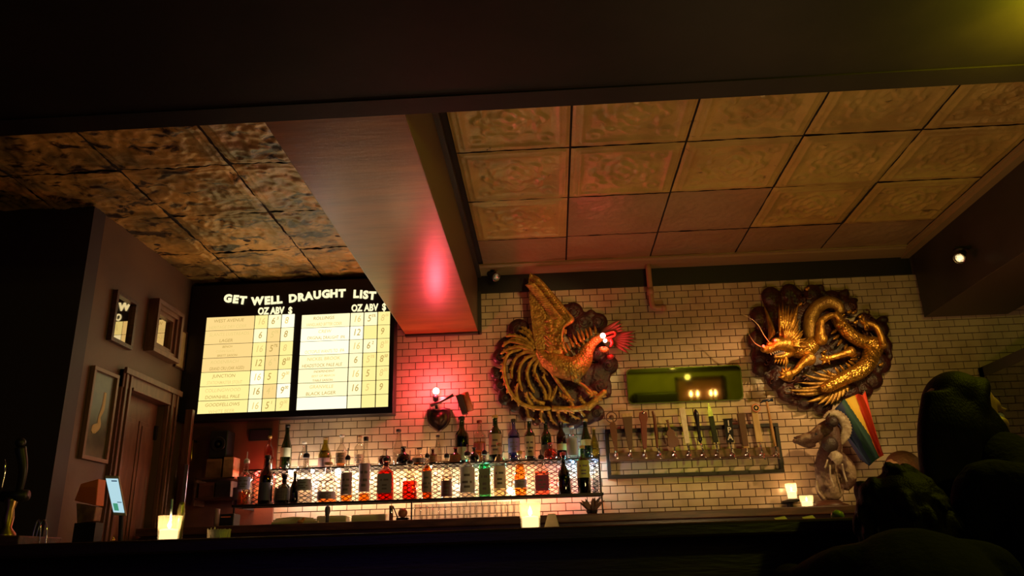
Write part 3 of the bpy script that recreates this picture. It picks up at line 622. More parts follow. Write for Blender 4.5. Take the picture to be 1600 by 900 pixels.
BGL = {'clear': glassm('bottle_clear', (.86, .84, .80), .10), 'green': glassm('bottle_green', (.10, .22, .05), .12), 'brown': glassm('bottle_brown', (.20, .05, .015), .12),
       'olive': glassm('bottle_olive', (.50, .46, .10), .10), 'blue': glassm('bottle_blue', (.32, .30, .70), .12), 'dark': glassm('bottle_dark', (.03, .02, .02), .14), 'pink': glassm('bottle_pink', (.85, .45, .40), .12), 'violet': glassm('bottle_violet', (.35, .22, .5), .12)}
def labm(c): return pm('label_paper', c, .55)
PRINT = pm('label_print', (.10, .08, .10), .6)
NB = [0]
def bottle(desc, px, pytop, wpx, row, shape='spirit', glass='clear', liqc=None, fill=.5, lab=None, laby=(.12, .45), cap='black', pour=False, print_=True, sq=False, red=False):
    y = (YF+(.055 if NB[0] % 2 else .12)) if row == 'f' else (YM+(.07 if NB[0] % 2 else .165)); NB[0] += 1; z0 = ZS if row == 'f' else ZR
    base = AY(px, 780 if row == 'f' else 725, y); x = base.x
    top = AY(px, pytop, y).z; H = max(.12, top-z0); r = wpx/2/F*6.0*1.02
    capc = {'black': (.015, .012, .015), 'white': (.6, .55, .5), 'red': (.3, .03, .03), 'gold': (.5, .32, .1), 'cork': (.35, .2, .1), 'silver': (.6, .6, .6)}[cap]
    t = thing('liquor_bottle' if shape not in ('wine', 'riesling') else 'wine_bottle', desc, 'bottle', (x, y, z0), 'bottles on the lower shelf' if row == 'f' else 'bottles on the raised rear tier')
    Hg = H*.84 if pour else H*.97
    pr = [(r*a, Hg*b) for a, b in PROF[shape]]
    m = MB()
    if sq: m.sqlathe(pr, (x, y, z0), 0, 1, .8)
    else: m.lathe(pr, (x, y, z0), 20)
    m.build('glass', BGL[glass], t, True)
    if liqc:
        pl = [(0, .004)]+[(a*.88, b+.004) for a, b in pr if b < Hg*fill]; ra = pl[-1][0]; pl += [(ra, Hg*fill), (0, Hg*fill)]
        m = MB(); (m.sqlathe(pl, (x, y, z0), 0, 1, .8) if sq else m.lathe(pl, (x, y, z0), 16)); m.build('liquid', liq(liqc), t, True)
    if lab:
        m = MB(); rr = r*1.015; n = 9; rows = 11; zz0, zz1 = z0+Hg*laby[0], z0+Hg*laby[1]; vs = []
        for j in range(rows+1):
            for i in range(n+1):
                a = -PI/2+(i/n-.5)*2.3
                if sq: vs.append((x+(i/n-.5)*r*1.75, y-r*.8-.0012, zz0+(zz1-zz0)*j/rows))
                else: vs.append((x+rr*math.cos(a), y+rr*math.sin(a), zz0+(zz1-zz0)*j/rows))
        for j in range(rows):
            for i in range(n):
                mi = 1 if (print_ and ((j in (7, 4) and 2 <= i <= 6 and (i+j+int(px)) % 4) or (j == 2 and 3 <= i <= 5))) else 0
                m.add([vs[j*(n+1)+i], vs[j*(n+1)+i+1], vs[(j+1)*(n+1)+i+1], vs[(j+1)*(n+1)+i]], [(0, 1, 2, 3)], mi)
        m.build('label', [labm(lab), PRINT], t)
    rn = pr[-1][0]; zc = z0+pr[-1][1]
    m = MB()
    if pour:
        m.lathe([(rn*1.15, -.012), (rn*1.15, .008), (rn*.7, .018), (.0035, .022), (.0028, z0+H-zc), (0, z0+H-zc)], (x, y, zc), 10); m.build('pour_spout', pm('spout', (.02, .015, .02) if cap == 'black' else capc, .3, .4), t, True)
    else:
        m.lathe([(rn*1.08, -Hg*.035), (rn*1.12, Hg*.03), (rn*.9, Hg*.036), (0, Hg*.036)], (x, y, zc), 12); m.build('cap', pm('cap', capc, .4), t, True)
    return t
PU, WH, BLU, YE = (.28, .20, .30), (.62, .52, .44), (.22, .22, .42), (.45, .42, .10)
bottle('clear bottle of orange spirit with a blue label and a steel pourer', 381, 706, 20, 'f', liqc=(.9, .35, .06), fill=.3, lab=BLU, laby=(.35, .62), cap='silver', pour=True)
bottle('tall dark reddish brown bottle with a navy label near the red light', 414, 712, 19, 'f', 'wine', 'brown', (.2, .03, .02), .6, (.06, .06, .14), (.08, .45), print_=False)
bottle('squat round dark bottle with a grey oval label', 443, 738, 27, 'f', 'squat', 'dark', None, lab=(.13, .10, .13), laby=(.12, .5), cap='black')
bottle('clear bottle with a pale blue band label and dark curved pourer', 475, 696, 22, 'f', 'spirit', 'clear', (.8, .78, .7), .4, (.25, .30, .42), (.25, .48), pour=True)
bottle('wide clear flask with a low purple label over amber dregs', 511, 716, 28, 'f', 'decanter', 'clear', (.95, .5, .2), .15, PU, (.08, .25), cap='cork')
bottle('clear bottle with a tall mauve label and bent black pourer', 541, 700, 17, 'f', 'round', 'clear', (.95, .5, .1), .14, PU, (.15, .62), pour=True)
bottle('slender clear bottle with a long black capsule and mauve label', 569, 683, 17, 'f', 'riesling', 'clear', (.95, .45, .08), .13, (.32, .2, .3), (.15, .6), cap='black')
bottle('square bottle of red orange liqueur with a slate label and thin pourer', 602, 704, 23, 'f', 'spirit', 'pink', (.8, .15, .05), .7, (.22, .20, .28), (.16, .62), pour=True, sq=True)
bottle('short square bottle with glowing amber above deep red liquid', 640, 704, 22, 'f', 'decanter', 'clear', (.75, .10, .03), .45, None, pour=True, sq=True, cap='black')
bottle('narrow copper coloured bottle with a grey label and black pourer', 667, 698, 15, 'f', 'spirit', 'clear', (.8, .30, .08), .75, (.25, .18, .2), (.15, .62), pour=True)
bottle('clear round shouldered bottle with a black neck band and dark red base label', 698, 697, 17, 'f', 'round', 'clear', (.9, .85, .8), .5, (.10, .03, .06), (.05, .4), pour=True)
bottle('broad clear bottle with a white and blue label under a cluster of pourers', 731, 694, 22, 'f', 'spirit', 'clear', (.85, .8, .75), .5, (.46, .44, .55), (.1, .66), pour=True)
bottle('square bottle with a teal glowing neck and grey green label', 758, 692, 18, 'f', 'spirit', 'clear', (.3, .8, .5), .72, (.16, .18, .13), (.06, .62), pour=True, sq=True)
bottle('clear bottle with a cream label and cork coloured stopper in front row', 782, 690, 18, 'f', 'spirit', 'clear', (.85, .8, .6), .5, WH, (.14, .56), cap='cork')
bottle('amber filled bottle with a small grey low label above the bright bulb', 814, 702, 19, 'f', 'round', 'clear', (.95, .6, .18), .7, (.25, .22, .24), (.18, .36), cap='gold')
bottle('square whiskey bottle with a purple red label and black pourer', 848, 702, 21, 'f', 'spirit', 'clear', (.9, .45, .35), .6, (.30, .03, .12), (.1, .5), pour=True, sq=True)
bottle('dark bottle with pale vertical streaks over red light', 883, 700, 19, 'f', 'decanter', 'dark', None, cap='red')
bottle('dark green bottle with a yellow green label, last in the front row', 914, 694, 18, 'f', 'spirit', 'green', (.1, .16, .04), .6, (.30, .34, .07), (.32, .68), cap='gold')
bottle('small slim clear bottle at the right end of the lower shelf', 932, 726, 10, 'f', 'spirit', 'clear', (.7, .7, .8), .5, None, cap='black')
bottle('dark small round bottle between the squat one and its neighbour', 459, 735, 12, 'f', 'round', 'dark', None, cap='gold')
bottle('small clear bottle with a dark body left of the first shelf bottle', 371, 742, 14, 'f', 'squat', 'violet', None, lab=(.12, .05, .14), laby=(.2, .6), cap='black')
# rear tier
bottle('clear necked bottle glowing red above the dark brown one', 419, 680, 14, 'r', 'spirit', 'pink', (.8, .2, .1), .4, None, cap='gold')
bottle('green champagne style bottle at the left of the rear tier', 446, 664, 17, 'r', 'riesling', 'green', None, lab=(.42, .42, .30), laby=(.3, .5), cap='black', print_=False)
bottle('clear bottle with a wired swing stopper behind the blue band bottle', 474, 686, 16, 'r', 'decanter', 'clear', None, cap='silver')
bottle('yellow green wine bottle with a dark brown label', 507, 684, 19, 'r', 'riesling', 'olive', (.5, .45, .08), .6, (.14, .06, .06), (.05, .36), cap='cork')
bottle('clear decanter with a small glass knob stopper', 533, 674, 17, 'r', 'decanter', 'clear', (.8, .5, .3), .3, (.34, .24, .16), (.1, .4), cap='silver')
bottle('clear bottle with a bare neck just left of the long capsule one', 561, 680, 16, 'r', 'spirit', 'clear', None, lab=(.40, .28, .2), laby=(.1, .42), cap='cork')
bottle('small dark red liquid bottle with a pinkish cork', 601, 700, 20, 'r', 'squat', 'clear', (.25, .04, .03), .55, None, cap='cork')
bottle('tall very clear bottle with a ribbed dark cap standing alone', 622, 671, 17, 'r', 'riesling', 'clear', (.85, .82, .8), .4, None, cap='black')
bottle('round dark red bottle with a matte black cap', 630, 696, 21, 'r', 'squat', 'brown', (.15, .02, .02), .55, None, cap='black')
bottle('clear bell shaped bottle with a wide black band', 655, 698, 22, 'r', 'squat', 'clear', (.9, .6, .25), .3, (.03, .015, .015), (.16, .40), print_=False)
bottle('copper brown bottle with a lozenge label and flat shoulder', 676, 714, 15, 'r', 'squat', 'brown', None, lab=(.30, .12, .05), laby=(.1, .5), cap='cork')
bottle('clear bottle with a tall black cap below the heart plaque', 684, 680, 13, 'r', 'riesling', 'clear', (.85, .8, .75), .3, None, cap='black')
bottle('orange brown square bottle behind the white and blue label', 712, 712, 17, 'r', 'squat', 'brown', None, lab=(.34, .12, .05), laby=(.05, .5), cap='red', sq=True)
bottle('green wine bottle with a black capsule, tallest at left of centre', 722, 651, 21, 'r', 'wine', 'green', (.12, .2, .04), .6, (.24, .20, .12), (.08, .36), cap='black', print_=False)
bottle('dark bottle with a star shaped black cap above the white label', 741, 700, 15, 'r', 'decanter', 'dark', None, cap='black')
bottle('clear bottle with a round red label and red cap', 750, 655, 19, 'r', 'spirit', 'clear', (.9, .55, .3), .5, (.36, .06, .05), (.30, .46), cap='red', print_=False)
bottle('green bottle with a broad cream label and foil neck', 775, 649, 20, 'r', 'wine', 'green', (.3, .4, .1), .6, (.44, .36, .26), (.15, .60), cap='gold')
bottle('tall blue violet bottle with a dark medallion', 804, 653, 18, 'r', 'spirit', 'blue', (.3, .25, .6), .6, (.14, .10, .26), (.22, .55), cap='black')
bottle('narrow green bottle with a white label and pale cap', 829, 654, 16, 'r', 'wine', 'green', (.3, .35, .1), .6, (.52, .46, .34), (.1, .58), cap='white')
bottle('dark olive bottle under the phoenix tail', 855, 656, 16, 'r', 'wine', 'green', None, lab=(.05, .06, .04), laby=(.1, .4), cap='black', print_=False)
bottle('pink lit clear bottle with a slim neck below the phoenix tail', 861, 690, 20, 'r', 'squat', 'pink', (.95, .5, .45), .6, None, cap='red')
bottle('dark amber bottle with a tiny gold label', 879, 656, 15, 'r', 'wine', 'brown', None, lab=(.4, .32, .1), laby=(.26, .42), cap='red', print_=False)
bottle('pale blue labelled clear bottle right of the tiny gold label', 896, 664, 17, 'r', 'spirit', 'clear', None, lab=(.34, .40, .50), laby=(.1, .62), cap='silver', print_=False)
bottle('dark olive green bottle with a gold neck wrap near the end mesh', 918, 655, 18, 'r', 'riesling', 'green', None, lab=(.36, .30, .08), laby=(.35, .5), cap='gold', print_=False)
bottle('slim greenish bottle, last on the rear tier', 931, 668, 12, 'r', 'riesling', 'olive', None, cap='gold')
# ---------------------------------------------------------------- under the shelf
gm = MB(); gm.lathe([(.026, 0), (.027, .006), (.020, .105), (.018, .105), (.0245, .008), (0, .007)], (0, 0, 0), 14)
g0 = gm.mesh('glass_tumbler', glassm('tumbler_glass', (.99, .97, .96), .09, .10), True)
names = ['leftmost', 'second', 'third', 'fourth', 'fifth', 'sixth', 'seventh', 'eighth', 'ninth', 'tenth', 'eleventh', 'twelfth', 'thirteenth', 'fourteenth', 'fifteenth', 'sixteenth', 'last']
xa = AY(652, 800, 5.46).x; xb = AY(808, 800, 5.46).x
for i in range(17):
    o = bpy.data.objects.new('drinking_glass', g0); C.objects.link(o); o.location = (xa+(xb-xa)*i/16, 5.46, 1.3255)
    tag(o, f'clear drinking glass, {names[i]} from the left in the row under the bottle shelf', 'glass', 'glasses under the bottle shelf')
for a, b, yy, lb in ((426, 500, 5.46, 'folded white bar towel lying left under the bottle shelf'), (494, 541, 5.52, 'white plastic cutting board on the back counter behind the dark tap knob'), (545, 600, 5.46, 'long white bar towel right of the cutting board')):
    p0 = AY(a, 812, yy); p1 = AY(b, 808, yy); m = MB(); n = 10
    hh = .028 if 'cutting' in lb else .02
    if 'cutting' in lb:
        m.box((p0.x, 5.52, 1.3255), (p1.x, 5.70, 1.3255+.055)); o = m.build('cutting_board', WHITE, None, bevel=.01); tag(o, lb, 'cutting board')
    else:
        for k in range(3): m.tube(spline([(p0.x+.01*k, 5.44+.012*k, 1.336+.012*k), ((p0.x+p1.x)/2, 5.45, 1.338+.014*k), (p1.x-.02*k, 5.43+.01*k, 1.335+.010*k)], 5), .011, 8, flat=.8)
        tag(remeshed(m, 'bar_towel', WHITE, None, .004, 3), lb, 'towel')
p = AY(511, 818, 5.38); m = MB(); m.lathe([(.011, 0), (.012, .05), (.017, .065), (.019, .085), (.015, .105), (0, .112)], (p.x, 5.38, 1.3255), 14); tag(m.build('pump_knob', pm('slate_plastic', (.08, .08, .14), .4), None, True), 'slate blue rounded pump knob under the shelf before the white board', 'pump')
p = AY(611, 812, 5.42); t = thing('steel_jar', 'slim steel jar with a leaning pen on the back counter', 'jar', (p.x, 5.42, 1.3255))
m = MB(); m.lathe([(.014, 0), (.014, .098), (.012, .10), (0, .10)], (p.x, 5.42, 1.3255), 14); m.build('jar', CHROME, t, True); m = MB(); m.tube([(p.x+.05, 5.42, 1.332), (p.x+.012, 5.42, 1.42)], .004, 6); m.build('pen', IRON, t)
p = AY(629, 812, 5.42); t = thing('round_ornament', 'small reddish round ornament on a black foot under the shelf', 'ornament', (p.x, 5.42, 1.3255))
boxo('foot', (p.x-.04, 5.40, 1.3255), (p.x+.04, 5.45, 1.345), IRON, t, .003); m = MB(); m.ball((p.x, 5.425, 1.375), (.032, .028, .032)); m.build('ball', pm('terracotta', (.40, .14, .08), .5, col2=(.25, .08, .05), scale=40), t, True)
p = AY(470, 808, 5.40); t = MB(); t.ball((p.x, 5.40, 1.340), (.022, .015, .014), 10); t.ball((p.x+.02, 5.40, 1.357), .011, 10); tag(remeshed(t, 'garnish', pm('orange_peel', (.6, .25, .08), .5), None, .004, 2), 'small orange garnish on the left bar towel', 'garnish')
# dried plant under the right end of the shelf
p = AY(925, 800, 5.50); t = thing('dried_plant', 'dark spiky dried plant under the right end of the bottle shelf', 'plant', (p.x, 5.50, 1.3255))
DP = pm('dried_leaf', (.10, .035, .025), .6, col2=(.05, .02, .02), scale=30)
m = MB(); m.lathe([(.03, 0), (.04, .03), (.034, .035), (0, .03)], (p.x, 5.5, 1.3255), 12); m.build('pot', IRON, t)
for i in range(22):
    a = random.uniform(0, 2*PI); l = random.uniform(.05, .10); m = MB()
    m.blade((p.x+.01*math.cos(a), 5.5+.01*math.sin(a), 1.345), (p.x+l*.95*math.cos(a), 5.5+l*.4*math.sin(a), 1.345+random.uniform(.04, .10)), .013, .004, (0, 0, .01)); m.build('leaf', DP, t)
# ================================================================ TAPS
tw = thing('tap_wall_frame', 'black rectangular steel frame fixed to the tiles around the beer taps', 'frame', W(1085, 745, .03))
q = [W(945.5, 668.5, .05), W(1216, 663, .05), W(1227, 742, .05), W(949.5, 746.5, .05)]
x0, x1 = (q[0].x+q[3].x)/2, (q[1].x+q[2].x)/2; z1 = (q[0].z+q[1].z)/2; z0 = (q[2].z+q[3].z)/2+.004; f_ = .026
for a, b in (((x0, z0), (x1, z0+f_)), ((x0, z1-f_), (x1, z1)), ((x0, z0+f_), (x0+f_, z1-f_)), ((x1-f_, z0+f_), (x1, z1-f_))):
    boxo('rail', (a[0], D-.05, a[1]), (b[0], D-.001, b[1]), IRON, tw, .002)
pl = thing('tap_rail', 'brown wooden rail across the tiles that carries the twelve beer taps', 'rail', W(1085, 715, .04))
a = W(950, 718, .04); b = W(1220, 702, .04); zc = (W(1085, 704, .04).z+W(1085, 716.5, .04).z)/2
boxo('board', (a.x+.01, D-.075, zc-.030), (b.x-.02, D-.001, zc+.030), pm('rail_wood', (.16, .07, .035), .4, col2=(.10, .04, .02), scale=6, stretch=(1, 8, 8), bump=.1), pl, .003)
HB = {'brown': pm('handle_brown', (.17, .06, .03), .3), 'white': pm('handle_white', (.85, .78, .60), .35, col2=(.75, .66, .48), scale=25), 'black': pm('handle_black', (.015, .012, .016), .25), 'wood': pm('handle_wood', (.50, .28, .10), .4, col2=(.40, .20, .07), scale=8, stretch=(8, 8, 1)), 'lwood': pm('handle_pale_wood', (.62, .44, .22), .4, col2=(.5, .33, .15), scale=8, stretch=(8, 8, 1)),
      'red': pm('handle_red', (.20, .035, .03), .35), 'orange': pm('badge_orange', (.55, .12, .05), .5), 'steel': pm('blade_steel', (.7, .66, .6), .2, 1), 'blue': pm('hammer_blue', (.02, .03, .07), .3, .4), 'walnut': pm('handle_walnut', (.11, .045, .025), .4)}
def zt(x, y, off): return W(920+x*.26667, 560+y*.26667, off)
TAPS = [('tall brown paddle tap handle topped by an open ring badge', 'ring', (133, 345), (160, 540), 'brown'), ('dark tapering board tap handle with a pale strip on top', 'trap', (222, 322), (243, 532), 'walnut'), ('red brown flared tap handle with a shiny crown', 'flare', (318, 315), (326, 530), 'red'),
        ('slender brown tap handle with a curled tip', 'slim', (383, 308), (400, 525), 'brown'), ('violin shaped brown tap handle', 'violin', (458, 360), (500, 520), 'brown'), ('plain white board tap handle', 'board', (545, 290), (578, 498), 'white'),
        ('turned glossy black tap handle', 'turned', (624, 295), (655, 492), 'black'), ('knife shaped tap handle with a steel blade and black grip', 'knife', (700, 262), (745, 492), 'black'), ('black block tap handle lettered IPA', 'ipa', (812, 352), (828, 494), 'black'),
        ('dark walnut block tap handle', 'block', (888, 320), (915, 515), 'walnut'), ('pale wooden paddle tap handle with a round orange badge', 'badge', (962, 268), (1000, 490), 'lwood'), ('hammer shaped tap handle with a dark head', 'hammer', (1040, 242), (1088, 515), 'wood')]
BX = [160, 243, 326, 412, 500, 585, 668, 750, 838, 925, 1010, 1093]
for i, (lb, kind, tp, bt, mt) in enumerate(TAPS):
    fb = zt(BX[i], 565, .075); t = thing('beer_tap', lb, 'beer tap', (fb.x, D-.075, fb.z), 'beer taps on the wooden rail')
    m = MB(); m.lathe([(.017, 0), (.017, .010), (.010, .012), (.010, .05), (0, .055)], (fb.x, D-.072, fb.z), 12, ax=(0, -1, 0)); m.tube(spline([(fb.x, D-.115, fb.z+.004), (fb.x, D-.15, fb.z-.004), (fb.x, D-.17, fb.z-.04)], 4), .0075, 10); m.ball((fb.x, D-.118, fb.z), .013, 10); m.build('faucet', CHROME, t, True)
    B0 = zt(*bt, .125); T0 = zt(*tp, .15); B0.x = fb.x+(bt[0]-BX[i])*.00126
    m = MB(); m.lathe([(.006, 0), (.010, .012), (.005, .03), (.008, .045), (.004, (B0-Vector((fb.x, D-.118, fb.z))).length+.004), (0, .0)], (fb.x, D-.118, fb.z+.008), 10, ax=(B0-Vector((fb.x, D-.118, fb.z)))); m.build('ferrule', CHROME, t, True)
    ax = (T0-B0).normalized(); L = (T0-B0).length; sd = Vector((1, 0, 0)); sd = (sd-ax*sd.dot(ax)).normalized(); nn = sd.cross(ax)
    def slab(prof, th, mi=0, mb=None):
        mb = mb or MB(); vs = []
        for s_, w_ in prof:
            c = B0+ax*L*s_; w_ *= 1.22
            vs += [c-sd*w_-nn*th, c+sd*w_-nn*th, c+sd*w_+nn*th, c-sd*w_+nn*th]
        fs = [(k*4+e, k*4+(e+1) % 4, k*4+4+(e+1) % 4, k*4+4+e) for k in range(len(prof)-1) for e in range(4)]+[(3, 2, 1, 0), tuple(len(vs)-4+e for e in range(4))]
        mb.add(vs, fs, mi); return mb
    mat = HB[mt]
    if kind == 'ring':
        m = slab([(0, .008), (.2, .012), (.5, .02), (.8, .018), (.86, .008)], .006); m.build('handle', mat, t, bevel=.002)
        m = MB(); c = B0+ax*L*1.0; m.tube([c+(sd*math.cos(a)+ax*math.sin(a))*.038 for a in [2*PI*k/20 for k in range(21)]], .004, 6); m.ball(c, (.018, .006, .018), 10); m.build('ring_badge', HB['walnut'], t, True)
    elif kind == 'trap':
        slab([(0, .012), (.9, .030)], .007).build('handle', mat, t, bevel=.002); slab([(.9, .030), (1.0, .033)], .008).build('top_strip', HB['lwood'], t, bevel=.001)
    elif kind == 'flare':
        slab([(0, .010), (.3, .016), (.7, .018), (.85, .026), (1, .022)], .012).build('handle', mat, t, bevel=.004); m = MB(); m.ball(B0+ax*L*.98, .016, 10); m.build('crown', HB['steel'], t, True)
    elif kind == 'slim':
        m = MB(); m.tube(spline([B0, B0+ax*L*.5, B0+ax*L*.85-sd*.004, B0+ax*L-sd*.012], 5), interp([.008, .013, .012, .009], 5), 10); m.build('handle', mat, t, True)
    elif kind == 'violin':
        slab([(0, .012), (.06, .030), (.2, .036), (.32, .030), (.40, .022), (.50, .026), (.6, .020), (.66, .007), (.95, .006), (1, .010)], .008).build('handle', mat, t, bevel=.002)
    elif kind == 'board':
        slab([(0, .015), (1, .017)], .008).build('handle', mat, t, bevel=.003)
    elif kind == 'turned':
        m = MB(); m.lathe([(.008, 0), (.018, L*.08), (.011, L*.2), (.013, L*.35), (.012, L*.5), (.020, L*.78), (.018, L*.88), (.007, L*.97), (0, L)], B0, 16, ax=ax); m.build('handle', mat, t, True)
    elif kind == 'knife':
        slab([(0, .015), (.66, .015)], .009).build('grip', mat, t, bevel=.003); slab([(.66, .014), (.8, .013), (.92, .006), (1, .001)], .003).build('blade', HB['steel'], t)
    elif kind == 'ipa':
        slab([(0, .021), (.94, .025)], .012).build('handle', mat, t, bevel=.002); slab([(.94, .028), (1, .028)], .014).build('cap', mat, t, bevel=.002)
        for ch, s_ in (('I', .78), ('P', .5), ('A', .2)):
            c = B0+ax*L*s_-Vector((0, .019, 0)); text('letter', ch, .055, c, pm('letter_white', (.7, .65, .55), .5), t, extrude=.001, offset=.001)
    elif kind == 'block':
        slab([(0, .017), (1, .022)], .013).build('handle', mat, t, bevel=.004); slab([(-.05, .012), (.02, .012)], .01).build('collar', HB['wood'], t)
    elif kind == 'badge':
        slab([(0, .020), (.5, .019), (.8, .017), (1, .012)], .009).build('handle', mat, t, bevel=.003)
        m = MB(); m.lathe([(.030, 0), (.030, .006), (.025, .008), (0, .007)], B0+ax*L*.88+sd*.012-Vector((0, .012, 0)), 20, ax=(0, -1, 0)); m.build('badge', HB['orange'], t)
        m = MB(); m.lathe([(.024, 0), (.024, .0015), (.019, .0015), (.019, 0)], B0+ax*L*.88+sd*.012-Vector((0, .0205, 0)), 20, ax=(0, -1, 0)); m.lathe([(.010, 0), (.010, .002), (0, .002)], B0+ax*L*.88+sd*.012-Vector((0, .0205, 0)), 10, ax=(0, -1, 0)); m.build('badge_ring', HB['lwood'], t)
    else:
        m = MB(); m.tube([B0, B0+ax*L*.3, B0+ax*L*.7, B0+ax*L*.98], [.010, .012, .009, .009], 10); m.build('handle', mat, t, True)
        h = B0+ax*L*.98; m = MB(); m.tube([h-sd*.045-ax*.012, h-sd*.025, h+sd*.018, h+sd*.022, h+sd*.045], [.003, .009, .012, .010, .013], 10); m.build('hammer_head', HB['blue'], t, True)
# ================================================================ MIRROR
c = W(1070, 600, .05); mr = thing('wall_mirror', 'wide low wall mirror with rounded corners and green edge above the taps', 'mirror', (c.x, D, c.z))
hw, hh, cr = .43, .132, .035; tl = math.radians(6.5)
def rr(w_, h_, r, n=5):
    P = []
    for sx, sz, a0 in ((1, 1, 0), (-1, 1, 90), (-1, -1, 180), (1, -1, 270)):
        for k in range(n+1):
            a = math.radians(a0+90*k/n); P.append((sx*(w_-r)+r*math.cos(a), sz*(h_-r)+r*math.sin(a)))
    return P
def plate(w_, h_, r, y0, y1, name, mat, bump=0):
    P = rr(w_, h_, r); n = len(P); R_ = Matrix.Rotation(tl, 3, 'X')
    f = lambda x, y, z: Vector((c.x, D-.035, c.z))+R_ @ Vector((x, y, z))
    m = MB(); m.add([f(x, y0, z) for x, z in P]+[f(x, y1, z) for x, z in P], [tuple(range(n)), tuple(reversed(range(n, 2*n)))]+[(i, i+n, (i+1) % n+n, (i+1) % n) for i in range(n)]); return m.build(name, mat, mr)
plate(hw, hh, cr, 0, .012, 'backing', pm('green_edge', (.10, .13, .03), .2))
plate(hw-.008, hh-.008, cr, -.004, 0, 'mirror_glass', pm('mirror_silver', (.80, .72, .42), .03, 1))
for sx in (-1, 1):
    q = c.copy(); m = MB(); m.tube([(c.x+sx*(hw-.05), D-.002, c.z+.06), (c.x+sx*(hw-.05), D-.03, c.z+.06)], .006, 8); m.build('bracket', CHROME, mr)
# ================================================================ HEART SCONCE
q = W(685, 655, .05); t = thing('wall_sconce', 'dark bronze heart shaped wall plaque lamp with one red bulb on top', 'sconce', (q.x, D, q.z))
BRZ = pm('dark_bronze', (.13, .06, .045), .3, .7, col2=(.06, .03, .03), scale=20)
def s4(x, y, o=.05): return W(640+x*.2222, 600+y*.2222, o)
m = MB(); out = [(118, 215), (122, 180), (150, 168), (185, 180), (205, 175), (240, 165), (285, 172), (292, 215), (285, 265), (262, 300), (235, 322), (208, 345), (175, 322), (145, 300), (124, 262)]
for sc, o in ((1, .02), (.92, .045), (.70, .065), (.66, .055), (.30, .085), (.02, .095)):
    pass
n = len(out); cx, cy = 208, 240; rings = [(1, .004), (1, .03), (.93, .045), (.80, .05), (.72, .042), (.40, .075), (.10, .085)]
for sc, o in rings: m.v += [s4(cx+(x-cx)*sc, cy+(y-cy)*sc, o) for x, y in out]
for k in range(len(rings)-1):
    for i in range(n): m.f.append((k*n+i, k*n+(i+1) % n, (k+1)*n+(i+1) % n, (k+1)*n+i)); m.m.append(0)
m.f.append(tuple((len(rings)-1)*n+i for i in range(n))); m.m.append(0); m.build('plaque', BRZ, t, True)
m = MB(); m.lathe([(.02, 0), (.022, .03), (.014, .05), (0, .05)], s4(183, 118, .08), 12, mi=0); m.tube([s4(190, 170, .05), s4(185, 145, .08), s4(183, 118, .08)], .011, 8); m.build('socket', IRON, t, True)
rb = s4(186, 50, .085); m = MB(); m.ball(rb, .026, 14); m.build('bulb', HOT, t, True)
lamp('red_bulb_light', 'POINT', rb+Vector((0, -.02, 0)), (1, .065, .095), 24, .028)
m = MB(); m.tube(spline([s4(150, 150, .08), s4(210, 128, .10), s4(255, 105, .12), s4(308, 76, .13)], 4), interp([.014, .010, .010, .013], 4), 8); m.build('arm', BRZ, t, True)
for px, mt, lb in ((365, pm('dark_red_book', (.07, .02, .025), .5), 'dark slab held slanting by the arm of the heart lamp'), (410, pm('orange_can', (.52, .13, .05), .45, col2=(.38, .09, .04), scale=20), 'orange tube leaning against the dark slab beside the heart lamp')):
    m = MB()
    if px == 365: m.hexa([s4(322, 80, .14), s4(366, 66, .14), s4(408, 205, .12), s4(368, 212, .12)], (0, .05, 0)); tag(m.build('slab', mt, None, bevel=.004), lb, 'slab')
    else: m.tube([s4(388, 62, .10), s4(428, 190, .09)], [.028, .028], 14); tag(m.build('tube', mt, None, True), lb, 'tube')
# ================================================================ PHOENIX
def ph(x, y, o=.10): return W(740+x*.2778, 420+y*.2778, o)
k_ = .2778/F*6.2                                   # metres per zoomed pixel on the wall
PX = thing('phoenix_relief', 'large gold phoenix wall carving with a raised wing over a dark red cloud backing', 'wall sculpture', W(850, 560, .02))
m = MB()
random.seed(3)
for x, y, r in ((255, 340, 62), (190, 440, 62), (150, 495, 46), (128, 592, 36), (150, 655, 42), (180, 725, 44), (235, 770, 40), (560, 245, 60), (620, 300, 60), (700, 300, 55), (590, 340, 70), (760, 540, 55), (700, 600, 70), (715, 660, 62), (735, 690, 42), (620, 590, 70), (690, 812, 46), (640, 830, 46), (560, 850, 50), (470, 850, 56), (390, 830, 50), (300, 800, 46), (430, 620, 130), (330, 560, 120), (500, 720, 110), (300, 680, 100), (620, 720, 70), (690, 460, 60)):
    m.ball(ph(x, y, .042), (r*k_, .036, r*k_), 14)
for x, y, r in ((115, 570, 20), (140, 620, 18), (160, 700, 22), (210, 770, 20), (290, 835, 22), (350, 860, 24), (740, 690, 20), (770, 560, 22), (650, 850, 22), (600, 865, 20), (520, 225, 30), (660, 255, 28), (225, 320, 26), (160, 420, 26)): m.ball(ph(x, y, .042), (r*k_, .032, r*k_), 10)
cl_ = remeshed(m, 'cloud_backing', CLOUD, PX, .010, 1)
for x, y, r in ((255, 340, 40), (190, 440, 40), (150, 495, 30), (128, 592, 20), (150, 655, 24), (180, 725, 26), (560, 245, 38), (620, 300, 36), (700, 300, 34), (760, 540, 36), (715, 660, 38), (560, 850, 30), (390, 830, 30), (690, 812, 26), (640, 470, 34)):
    m = MB(); m.tube([ph(x+r*(1-a/14)*math.cos(a), y+r*(1-a/14)*math.sin(a), .074) for a in [i*.55 for i in range(20)]], .006, 6); m.build('cloud_swirl', CLOUD, PX, True)
